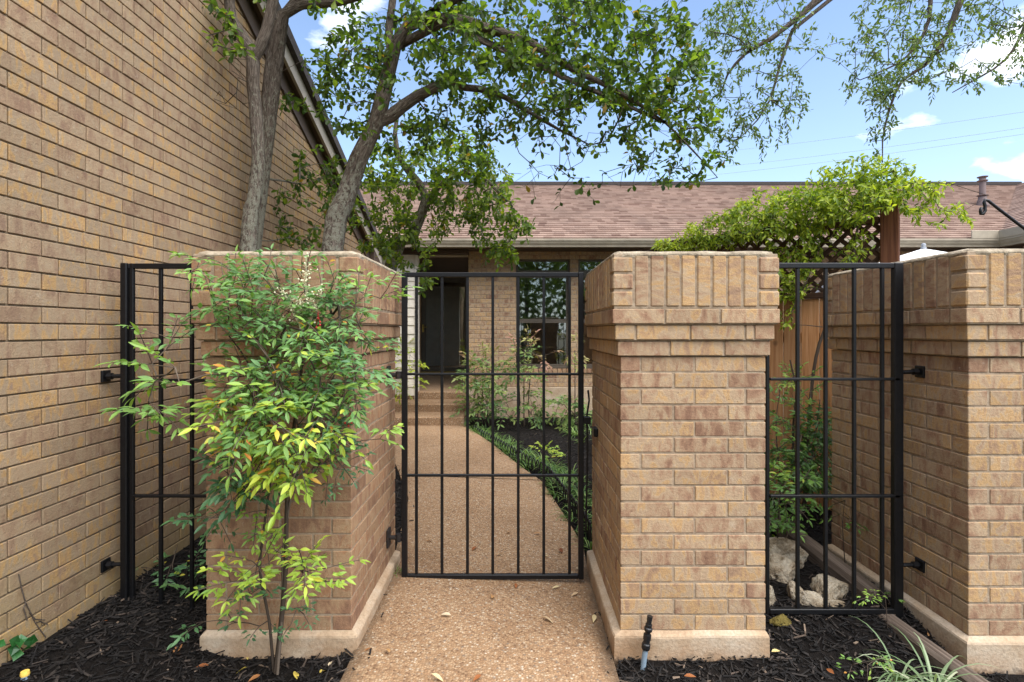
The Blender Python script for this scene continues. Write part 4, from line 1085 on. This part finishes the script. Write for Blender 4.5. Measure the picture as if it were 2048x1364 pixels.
# courtyard nandinas against the house wall
B = Tn(8.3)
def yard(label, px, top, zones, mat='leaf_red'):
    g = B(px, 850); g.z = .1
    shrub('nandina_shrub', label, [([g + Vector((dx, 0, 0)), B(px + dx * 90, 800), B(px + dx * 180, top)], .012, .005) for dx in (-.09, 0, .1)], zones, mat, group='nandinas under the house window', r0=.003)
yard('bushy nandina with blue-green leaves beside the entry steps', 965, 740, [(960, 770, 34, 48, 7.9, 8.6, 57, .09, (.15, .6), 0), (970, 735, 35, 25, 8.0, 8.5, 18, .09, (.3, .9), 0), (955, 822, 34, 24, 7.9, 8.6, 22, .09, (.1, .7), 0)])
yard('tall nandina with reddish top leaves in front of the window', 1048, 700, [(1045, 745, 38, 45, 7.9, 8.6, 34, .09, (.1, .6), 0), (1052, 700, 24, 20, 8.0, 8.5, 10, .09, (.6, 1), 0), (1045, 815, 45, 32, 7.9, 8.6, 35, .09, (.0, .55), 0), (1090, 715, 15, 10, 8.0, 8.4, 3, .09, (.7, 1), 0)])
yard('slender nandina with pinkish tips beside the right gate post', 1150, 700, [(1150, 715, 16, 30, 7.9, 8.4, 6, .09, (.6, 1), 0), (1140, 820, 30, 25, 7.9, 8.5, 31, .09, (.15, .6), 0)])
B = Tn(8.6); g = B(810, 800); g.z = .25
shrub('nandina_shrub', 'small yellow-green shrub by the pale siding at the left of the steps', [([g, B(812, 770), B(815, 730)], .008, .004)], [(812, 740, 22, 45, 8.2, 8.9, 26, .09, (.4, .8), .1)], 'leaf_vine')
# young bright seedling on the mulch beyond the gate
B = Tn(5.6); g = B(1100, 930); g.z = .12
shrub('seedling', 'lime green seedling on the mulch beyond the gate', [([g, B(1100, 915), B(1105, 900)], .003, .002)], [(1105, 905, 26, 12, 5.4, 5.8, 10, .05, (.7, .9), 0)], cat='plant')
B = Tn(2.62); g = B(1775, 1205); g.z = .13
shrub('seedling', 'small green seedling at the foot of the right iron post', [([g, B(1770, 1190), B(1760, 1180)], .002, .001)], [(1755, 1196, 35, 8, 2.55, 2.75, 5, .022, (.5, .75), .03)], cat='plant')
B = Tn(2.30); g = B(1735, 1355); g.z = .05
shrub('seedling', 'sprouting seedling in the mulch left of the striped grass', [([g, B(1735, 1330), B(1730, 1320)], .002, .001)], [(1730, 1325, 30, 12, 2.2, 2.35, 6, .022, (.5, .75), .05)], cat='plant')

# --- strap leaved plants
def blades(mb, c, n, L, w, spread=1.0, rr=(0, 1), stiff=.5):
    for _ in range(n):
        a = R.uniform(0, 2 * math.pi); e = R.uniform(.35, 1.25)
        d = Vector((math.cos(a), math.sin(a), 0)); l = L * R.uniform(.6, 1.15); p = c + d * R.uniform(0, .03) * spread
        V = []; m = 7; s_ = Vector((-d.y, d.x, 0)); q = p.copy(); ang = e * 1.15; r = R.uniform(*rr)
        for i in range(m + 1):
            t = i / m; ww = w * (1 - t ** 2.2) * .5 + .0004
            V += [tuple(q + s_ * ww), tuple(q - s_ * ww)]
            q = q + (d * math.cos(ang) + Vector((0, 0, math.sin(ang)))) * (l / m); ang -= R.uniform(.7, 1.2) * (1.4 - stiff) * 2.2 / m
        mb.add(V, [(2 * i, 2 * i + 1, 2 * i + 3, 2 * i + 2) for i in range(m)], r)
for (px, py, Y, n, L, lab) in ((1800, 1280, 2.36, 26, .30, 'smaller clump of cream striped grass nearest the iron panel'), (1868, 1352, 2.26, 50, .33, 'larger clump of cream striped grass at the bottom right corner')):
    c = at(px, py, Y); c.z = mulch_z(c.x, c.y)
    mb = MB(); blades(mb, Vector(), n, L, .0085, 1.2, (0, 1), .45)
    o = mb.build('striped_grass', M['blade_pale'], smooth=True); o.location = c; tag(o, lab, 'plant', 'striped grass clumps')
mb = MB()
for i in range(120):
    y = 3.7 + (8.0 - 3.7) * (i / 120) ** .9; x = lerp(EDGE_R, y) + R.uniform(.03, .34)
    if 4.2 < y < 5.2 and R.random() < .5: continue
    blades(mb, Vector((x, y, mulch_z(x, y))), 18, .165, .008, 1.5, (0, 1), .6)
for i in range(40):
    x, y = R.uniform(.75, 1.5), R.uniform(7.0, 8.6); blades(mb, Vector((x, y, .1)), 16, .26, .011, 2, (.3, 1), .6)
tag(mb.build('border_grass', M['blade'], smooth=True), 'green border grass edging the path and bed', 'grass', kind='stuff')
mb = MB(); c = at(792, 1120, 3.2); blades(mb, Vector((-.735, 3.28, .10)), 60, .06, .003, 1.6, (.5, 1), .6)
tag(mb.build('grass_tuft', M['blade'], smooth=True), 'small grass tuft by the left footing under the lower gate hinge', 'grass')
# black looped edging along the path
mb = MB()
def loop(y):
    x = lerp(EDGE_R, y) + .055; 
    y2 = y + .15; x2 = lerp(EDGE_R, y2) + .055
    pts = []
    for k in range(9):
        t = k / 8; pts.append((x + (x2 - x) * t, y + (y2 - y) * t, .06 + .17 * math.sin(math.pi * t)))
    mb.tube(pts, .006, 5, cap=False)
y = 3.75
while y < 7.6: loop(y); y += .085
tag(mb.build('wire_edging', M['iron']), 'black looped wire edging along the planting bed', 'edging')

# --- vine over the lattice
FD = (Vector((1.42, 5.18, 0)) - Vector((2.83, 4.0, 0))); FL = FD.length; FA = math.atan2(FD.y, FD.x); FD.normalize()
def fence_pt(px):
    k = (px - CX) / F   # intersect the view column with the fence line
    t = (k * 4.0 - 2.83) / (FD.x - k * FD.y); return t
fence = thing('lattice_fence', 'cedar picket fence with a dark lattice top and stained post behind the right pillars', 'fence', (2.83, 4.0, 0), FA)
x = .07
while x < FL - .05:
    mb = MB(); h = 1.86 + R.uniform(-.004, .004); mb.box((x, -.012, .05), (x + .128, .008, h), .004, None, 2); mb.build('picket', M['cedar'], fence); x += .134
for z in (.4, 1.5): mb = MB(); mb.box((.06, -.055, z), (FL, -.0125, z + .085), .004); mb.build('rail', M['cedar'], fence)
for z in (1.862, 2.42): mb = MB(); mb.box((.062, -.04, z), (FL if z < 2 else FL - .1, .035, z + .045), .004); mb.build('rail', M['lattice'], fence)
mb = MB()
zz0, zz1 = 1.908, 2.419; hh = zz1 - zz0; k = -hh
while k < FL:
    for lay, sg in ((-.006, 1), (.006, -1)):
        a0, a1 = k, k + hh
        if sg < 0: a0, a1 = a1, a0
        (xa, za), (xb, zb) = (a0, zz0), (a1, zz1)
        def clipx(xa, za, xb, zb, lim, low):
            f = (lim - xa) / (xb - xa); return (lim, za + (zb - za) * f)
        P, Q = (xa, za), (xb, zb)
        lo, hi = .062, FL
        if max(P[0], Q[0]) <= lo + .02 or min(P[0], Q[0]) >= hi - .02: continue
        if P[0] < lo: P = clipx(xa, za, xb, zb, lo, 1)
        if Q[0] < lo: Q = clipx(xa, za, xb, zb, lo, 1)
        if P[0] > hi: P = clipx(xa, za, xb, zb, hi, 0)
        if Q[0] > hi: Q = clipx(xa, za, xb, zb, hi, 0)
        L = math.hypot(Q[0] - P[0], Q[1] - P[1]); an = math.atan2(Q[1] - P[1], Q[0] - P[0])
        Mx = Matrix.Translation(Vector(((P[0] + Q[0]) / 2, lay, (P[1] + Q[1]) / 2))) @ Matrix.Rotation(-an, 4, 'Y')
        mb.box((-L / 2, -.005, -.017), (L / 2, .005, .017), .001, None, 0, 0, Mx)
    k += .105
mb.build('lattice', M['lattice'], fence)
for xx in (0.0, FL + .05):
    mb = MB(); mb.box((xx - .058, -.058, -.05), (xx + .058, .058, 2.56 if xx == 0 else 2.2), .006, None, 2); mb.build('post', M['redwood'], fence)

s = Skel()
P0 = Vector((2.83, 4.0, 0))
def fp(t, z, off=0.0): p = P0 + FD * t; return Vector((p.x - .06 - off * .4, p.y - .05 - off, z))
st = s.path([fp(.55, .1), fp(.52, .9, .03), fp(.45, 1.5, .05), fp(.25, 1.95, .03), fp(.2, 2.3), fp(.15, 2.55)], [.016, .014, .013, .012, .010, .008])
s.path([fp(.4, 2.5), fp(.9, 2.46), fp(1.4, 2.42), fp(1.9, 2.38), fp(2.3, 2.3)], [.008, .007, .006, .005, .003], st[-1])
s.path([fp(.15, 2.6), fp(-.15, 2.66, .05), fp(-.35, 2.62, .05), fp(-.55, 2.5, .05)], [.006, .004, .003, .002], st[-1])
vine = thing('climbing_vine', 'yellow-green climbing vine spilling over the lattice fence', 'vine', fp(.55, .1))
vt = []
for (cx, cy, rx, ry, n, dlo, dhi) in [(1370, 488, 60, 16, 70, -.3, .05), (1440, 462, 70, 32, 120, -.35, .1), (1520, 440, 70, 42, 150, -.4, .15), (1600, 420, 70, 48, 170, -.4, .15), (1690, 400, 75, 48, 180, -.4, .15), (1760, 378, 50, 46, 110, -.3, .1), (1700, 345, 60, 22, 26, -.2, .1), (1790, 345, 40, 22, 20, -.2, .1), (1640, 385, 30, 30, 14, -.2, .1), (1660, 465, 80, 28, 36, -.3, -.05), (1590, 500, 60, 30, 40, -.3, -.05), (1585, 560, 40, 40, 44, -.35, -.05), (1575, 620, 30, 40, 14, -.3, -.05), (1700, 510, 40, 20, 14, -.3, -.05)]:
    for _ in range(int(n * .95)):
        while True:
            a, b = R.uniform(-1, 1), R.uniform(-1, 1)
            if a * a + b * b < 1: break
        px = cx + a * rx; t = fence_pt(min(px, 1775)); Y = (P0 + FD * t).y
        vt.append(at(px, cy + b * ry, Y + R.uniform(dlo, dhi)))
vt += ell([(1640, 350, 40, 16, 4.0, 4.4, 7), (1540, 390, 40, 14, 4.2, 4.6, 6), (1740, 325, 60, 16, 3.8, 4.1, 12), (1480, 425, 40, 10, 4.5, 4.8, 6), (1840, 400, 45, 40, 3.7, 4.1, 34), (1890, 430, 35, 22, 3.7, 4.0, 10), (1860, 375, 40, 20, 3.7, 4.0, 8), (1930, 440, 20, 8, 3.7, 3.9, 3)])
tips = s.grow(vt, .09, .05, .02)
mb = MB(); s.mesh(mb, .0014, .010); mb.build('stem', M['twig'], vine, smooth=True, offset=vine.location)
mb = MB()
for i, d in tips:
    p = s.P[i]; far = p.y > 4.75
    spray_small(mb, p, Vector(d) + Vector((0, -.3, .35)), R.choice((7, 9, 11)), .052, .019, (.35, .95) if far else (.0, .85), .4, .012)
mb.build('foliage', M['leaf_vine'], vine, offset=vine.location)

# ------------------------------------------------------------------ small things
def rock(label, px, py, Y, sx, sy, sz, mat='limestone', seed=0, zr=0.0, rot=0.0):
    import bmesh
    bm = bmesh.new(); bmesh.ops.create_icosphere(bm, subdivisions=4, radius=1)
    rr = random.Random(seed)
    planes = [(Vector((rr.gauss(0, 1), rr.gauss(0, 1), rr.gauss(0, .8))).normalized(), rr.uniform(.5, .8)) for _ in range(14)]
    for v in bm.verts:
        p = v.co.copy()
        for n, d in planes:
            e = p.dot(n) - d
            if e > 0: p -= n * e * .92
        p *= 1 + .10 * mnoise.noise(v.co * 2.5 + Vector((seed, 0, 0))) + .08 * mnoise.noise(v.co * 8 + Vector((0, seed, 0)))
        pit = mnoise.noise(v.co * 5 + Vector((seed, seed, 0)))
        if pit > .35: p *= 1 - (pit - .35) * .9
        v.co = Vector((p.x * sx, p.y * sy, p.z * sz))
    me = bpy.data.meshes.new('rock'); bm.to_mesh(me); bm.free()
    me.polygons.foreach_set('use_smooth', [True] * len(me.polygons)); me.materials.append(M[mat])
    o = bpy.data.objects.new('rock', me); C.objects.link(o)
    o.location = at(px, py, Y); o.rotation_euler = (0.1, zr, rot)
    return tag(o, label, 'rock', 'limestone rocks behind the iron panel')
rock('pitted white rock at the back, against the pillar', 1545, 1118, 3.33, .23, .16, .17, seed=3)
rock('rounded cream rock in front of the pitted white rock', 1562, 1145, 3.16, .135, .12, .135, seed=5)
rock('largest flat cream rock leaning by the timber', 1662, 1178, 2.97, .135, .12, .10, seed=9, zr=.25, rot=.3)
rock('small rough rock with a brown end in the middle', 1592, 1190, 2.90, .065, .075, .068, seed=12)
rock('jagged pale rock at the bottom rail, left of the flat one', 1618, 1208, 2.85, .072, .075, .075, seed=17, rot=.8)
rock('low wedge of cream rock under the largest flat rock', 1655, 1216, 2.845, .105, .08, .055, seed=21)
rock('tan rock half hidden at the pillar corner', 1532, 1195, 2.86, .06, .08, .09, seed=25)
rock('ochre mossy rock below the bottom rail', 1558, 1243, 2.69, .062, .045, .035, 'mossrock', seed=29)

def timber(label, a, b, w, h):
    a, b = Vector(a), Vector(b); d = b - a; L = d.length
    mb = MB(); V = []
    n = 12; prof = [(-w / 2, 0), (-w / 2, h * .7), (-w / 3, h), (w / 3, h), (w / 2, h * .7), (w / 2, 0)]
    m = len(prof)
    Vs = []; Q = []
    for i in range(n + 1):
        for k, (y, z) in enumerate(prof):
            j = mnoise.noise(Vector((i * .6, k * 1.7, w * 90))) * .004
            Vs.append((L * i / n, y + j, z + j)); Q.append((L * i / n, y * 1.0, z))
    Fs = [(i * m + k, i * m + (k + 1) % m, (i + 1) * m + (k + 1) % m, (i + 1) * m + k) for i in range(n) for k in range(m)] + [tuple(range(m)), tuple(range(n * m, (n + 1) * m))[::-1]]
    mb.add(Vs, [f[::-1] for f in Fs], .4, Q)
    o = mb.build('landscape_timber', M['timber']); o.location = a
    o.rotation_euler = (0, -math.asin(d.z / L), math.atan2(d.y, d.x)); return tag(o, label, 'timber')
timber('grey weathered timber lying behind the rocks', (1.95, 2.86, .10), (1.86, 4.15, .20), .10, .095)
timber('sunken timber running past the striped grass', (2.03, 2.15, .02), (1.90, 2.80, .09), .085, .06)

# pipe standing by the tan pillar
B = Tn(2.44); a = B(1284, 1350); b = B(1300, 1232)
t = thing('riser_pipe', 'leaning grey pipe with black fittings at the foot of the tan pillar', 'pipe', a)
mb = MB(); up = (b - a); mb.tube([a - up * .1, a + up * .5], .0125, 14); mb.build('pipe', M['pvc'], t, smooth=False, offset=a)
mb = MB(); q = lambda f: a + up * f
prof = [(.44, .018), (.47, .020), (.53, .020), (.545, .016), (.60, .0145), (.605, .018), (.69, .018), (.695, .012), (.74, .012), (.745, .017), (.76, .019), (.80, .0195), (.815, .015), (.86, .016), (.865, .012), (.93, .012), (.935, .013), (1.0, .013)]
mb.tube([q(f) for f, _ in prof], [r for _, r in prof], 14); mb.build('fitting', M['plastic'], t, offset=a)
# survey style stub with yellow cap
c = at(50, 1370, 2.14)
t = thing('marker_stub', 'short marker stub with a yellow cap in the mulch by the gable wall', 'marker', c)
mb = MB(); mb.lathe([(.014, -.05), (.014, .038)], 16); mb.build('stub', M['pvc'], t)
mb = MB(); mb.lathe([(.0155, .039), (.016, .046), (.0145, .054), (.014, .056), (.009, .0562)], 18); mb.build('cap', M['yellow'], t)
# ivy and dead tendril on the gable wall
t = thing('ivy_plant', 'glossy dark ivy sprig at the foot of the gable wall', 'plant', (LX + .03, 2.24, .3))
mb = MB()
def wl(px, py, off=.012):
    Y = (-LX - off) * F / (CX - px); return at(px, py, Y)
for (px, py, L) in ((18, 1280, .05), (30, 1288, .045), (42, 1268, .05), (48, 1282, .055), (40, 1298, .05), (55, 1275, .04), (8, 1278, .04), (36, 1275, .045), (50, 1300, .045)):
    leaf(mb, wl(px, py, .035), Vector((.3, R.uniform(-1, 1), R.uniform(-.9, .2))), Vector((1, -.6, .5)) + rv(.3), L, L * .95, R.random(), .15, .2, 2)
mb.build('foliage', M['ivy'], t, offset=t.location)
mb = MB(); mb.tube([wl(10, 1290, .02), wl(30, 1285, .03), wl(60, 1310, .01)], .0025, 6); mb.build('stem', M['twig'], t, offset=t.location)
mb = MB()
for pts in ([(38, 1148), (44, 1180), (50, 1205), (60, 1225), (72, 1245), (85, 1262), (90, 1275)], [(60, 1225), (70, 1238), (90, 1240)], [(50, 1205), (46, 1216), (55, 1240)], [(72, 1245), (80, 1242), (95, 1250)]):
    mb.tube([wl(x, y, .004) + rv(.002) for x, y in pts], .0024, 6)
tag(mb.build('dead_vine', M['timber']), 'dry brown vine stem stuck to the gable wall bricks', 'vine')

# patio umbrella over the wall
uc = at(1847, 497, 7.0)
t = thing('patio_umbrella', 'closed top of a white patio umbrella above the right wall', 'umbrella', (uc.x, uc.y, 0))
mb = MB(); mb.lathe([(.02, 0), (.02, uc.z)], 12); mb.lathe([(.25, 0), (.25, .05), (.05, .08)], 20); mb.build('pole', M['taupe_light'], t, smooth=False)
n = 8; z = uc.z; V = [(0, 0, z)]; 
for rr, zz in ((.10, z - .03), (.45, z - .14), (1.3, z - .42), (1.32, z - .55)):
    for k in range(n * 2):
        a = math.pi * k / n; sag = 1.0 if k % 2 == 0 else .96
        V.append((rr * math.cos(a) * sag, rr * math.sin(a) * sag, zz - (0 if k % 2 == 0 else .01)))
n2 = n * 2; Fs = [(0, 1 + k, 1 + (k + 1) % n2) for k in range(n2)] + [(1 + j * n2 + k, 1 + (j + 1) * n2 + k, 1 + (j + 1) * n2 + (k + 1) % n2, 1 + j * n2 + (k + 1) % n2) for j in range(3) for k in range(n2)]
mb = MB(); mb.add(V, Fs); mb.build('canopy', M['canvas'], t)
mb = MB(); mb.lathe([(.03, z - .01), (.035, z + .01), (.018, z + .03), (.03, z + .045), (.02, z + .065), (.005, z + .07)], 14); mb.build('finial', M['cable'], t, smooth=True)
# hook hanger
A = Tn(3.8)
mb = MB(); e = A(2250, 590)
mb.tube([A(1963, 415), A(1961, 422), A(1962, 428), A(1966, 428), A(1970, 422), A(1970, 412), A(1968, 405), A(1970, 400), A(1976, 401), A(2000, 420), A(2050, 458), A(2120, 512), A(2200, 570), e, Vector((e.x + .1, e.y, e.z - .2)), Vector((e.x + .12, e.y, -.1))], .0105, 8)
tag(mb.build('plant_hook', M['iron'], smooth=True), 'black iron plant hook leaning over the right wall', 'hook')
# overhead lines
for k, (ya, yb) in enumerate(((218, 305), (250, 335), (262, 350))):
    mb = MB(); P, Q = at(2300, ya - 32, 30), at(1300, yb + 12, 60)
    pts = [P.lerp(Q, i / 14) - Vector((0, 0, .35 * math.sin(math.pi * i / 14))) for i in range(15)]
    mb.tube(pts, .011, 5, cap=False)
    tag(mb.build('power_line', M['cable']), ('topmost', 'middle', 'lowest')[k] + ' of the three thin overhead wires crossing the sky', 'wire', 'overhead wires')

# fallen leaves
def fallen(px, py, Y, L, r, grp, lab, on=None):
    p = at(px, py, Y)
    z = (path_z if lerp(EDGE_L, p.y) < p.x < lerp(EDGE_R, p.y) else mulch_z)(p.x, p.y)
    Y2 = (H - z - .006) * F / (py - CY); p = at(px, py, Y2)
    mb = MB(); a = R.uniform(0, 6.28)
    leaf(mb, Vector((-L / 2, 0, .004)), Vector((1, 0, .10)), Vector((0, R.gauss(0, .2), 1)), L, L * .42, r, .35, .25, 0)
    o = mb.build('fallen_leaf', M['dry'], smooth=True); o.location = p + Vector((0, 0, .004)); o.rotation_euler = (R.gauss(0, .2), R.gauss(0, .2), a)
    return tag(o, lab, 'leaf', grp)
for (px, py, L, r) in ((948, 942, .06, .1), (948, 1098, .06, .22), (1122, 1102, .065, .1), (858, 1084, .05, .5), (1032, 1173, .05, .25), (985, 1195, .06, .55), (892, 1231, .055, .8), (1096, 1241, .07, .72), (1188, 1238, .06, .85), (1112, 1176, .05, .85), (1092, 1113, .045, .85), (775, 1303, .05, .6), (733, 1304, .05, .4), (875, 1357, .06, .85), (955, 1358, .05, .3), (1017, 1065, .05, .6), (1075, 1068, .05, .5), (1150, 1190, .05, .7), (998, 1110, .05, .55), (1158, 1140, .05, .8)):
    fallen(px, py, 3, L, r, 'fallen leaves on the path', 'single dry fallen leaf lying on the pebbled path')
for (px, py, L, r) in ((203, 1248, .05, .15), (356, 1300, .075, .45), (358, 1312, .05, .2), (483, 1343, .06, .98), (495, 1316, .045, .95), (592, 1352, .06, .98), (510, 1358, .06, .42), (645, 1345, .05, .98), (452, 1240, .04, .2), (660, 1330, .04, .8), (405, 1334, .05, .25)):
    fallen(px, py, 2.4, L, r, 'fallen leaves on the left mulch', 'single fallen leaf on the black mulch around the large nandina')
for (px, py, L, r) in ((1750, 1245, .06, .7), (1762, 1238, .05, .75), (1772, 1236, .04, .7), (1800, 1228, .07, .15), (1815, 1243, .07, .5), (1840, 1258, .065, .7), (1825, 1236, .05, .3), (1552, 1305, .05, .9), (1545, 1268, .04, .85), (1780, 1222, .05, .2), (1850, 1250, .05, .35), (1830, 1262, .06, .55), (1805, 1240, .05, .4), (1860, 1270, .05, .5), (1380, 1355, .05, .3), (1660, 1345, .05, .3), (1745, 1165, .06, .35), (1730, 1150, .06, .5), (1700, 1120, .06, .3), (1690, 1100, .06, .35), (1680, 1075, .07, .25), (1655, 1060, .07, .3), (1640, 1075, .06, .4), (1765, 1180, .05, .45), (1720, 1130, .05, .7)):
    fallen(px, py, 2.6, L, r, 'fallen leaves on the right mulch', 'single dry leaf among the litter by the right wall footing')

# ------------------------------------------------------------------ camera, sky, sun
cam = bpy.data.cameras.new('camera'); co = bpy.data.objects.new('camera', cam); C.objects.link(co)
co.location = (0, 0, H); co.rotation_euler = (math.pi / 2, 0, 0)
cam.sensor_width = 36; cam.lens = F / 2048 * 36
cam.shift_x = -(CX - 1024) / 2048; cam.shift_y = (CY - 682) / 2048
cam.clip_end = 2000; cam.clip_start = .05
sc = bpy.context.scene; sc.camera = co

SUN_EL, SUN_AZ = math.radians(60), math.radians(138)      # azimuth from +Y towards +X
w = bpy.data.worlds.new('World'); sc.world = w; w.use_nodes = True; nt = w.node_tree
bg = nt.nodes['Background']; sky = nt.nodes.new('ShaderNodeTexSky'); sky.sky_type = 'NISHITA'
sky.sun_disc = False; sky.sun_elevation = SUN_EL; sky.sun_rotation = SUN_AZ; sky.dust_density = 1.2; sky.ozone_density = 2.6
tc = nt.nodes.new('ShaderNodeTexCoord'); sep = nt.nodes.new('ShaderNodeSeparateXYZ'); nt.links.new(tc.outputs['Generated'], sep.inputs[0])
mp = nt.nodes.new('ShaderNodeMapping'); mp.inputs['Scale'].default_value = (1, 1, 2.2); nt.links.new(tc.outputs['Generated'], mp.inputs[0]); mp.inputs['Location'].default_value = (.35, .1, .08)
cn = tex(nt, mp.outputs[0], 3.4, 7, .56)
cf = ramp(nt, cn, [(.58, (0, 0, 0)), (.72, (.9,) * 3)])
hz = ramp(nt, sep.outputs[2], [(0, (.42,) * 3), (.22, (.08,) * 3), (.5, (.02,) * 3)])
c = mix(nt, hz, sky.outputs[0], (7.0, 8.1, 9.4))
c = mix(nt, cf, c, (9.5, 9.4, 9.3))
nt.links.new(c, bg.inputs[0]); bg.inputs[1].default_value = .074
sun = bpy.data.lights.new('sun', 'SUN'); so = bpy.data.objects.new('sun', sun); C.objects.link(so)
sun.energy = 2.0; sun.angle = math.radians(80); sun.color = (1, .965, .92)
sv = Vector((math.sin(SUN_AZ) * math.cos(SUN_EL), math.cos(SUN_AZ) * math.cos(SUN_EL), math.sin(SUN_EL)))
so.rotation_euler = sv.to_track_quat('Z', 'Y').to_euler()
sc.view_settings.view_transform = 'Standard'; sc.view_settings.look = 'None'; sc.view_settings.gamma = 1; sc.view_settings.exposure = 2.0
sc.cycles.max_bounces = 8; sc.cycles.transparent_max_bounces = 8; sc.cycles.use_denoising = True
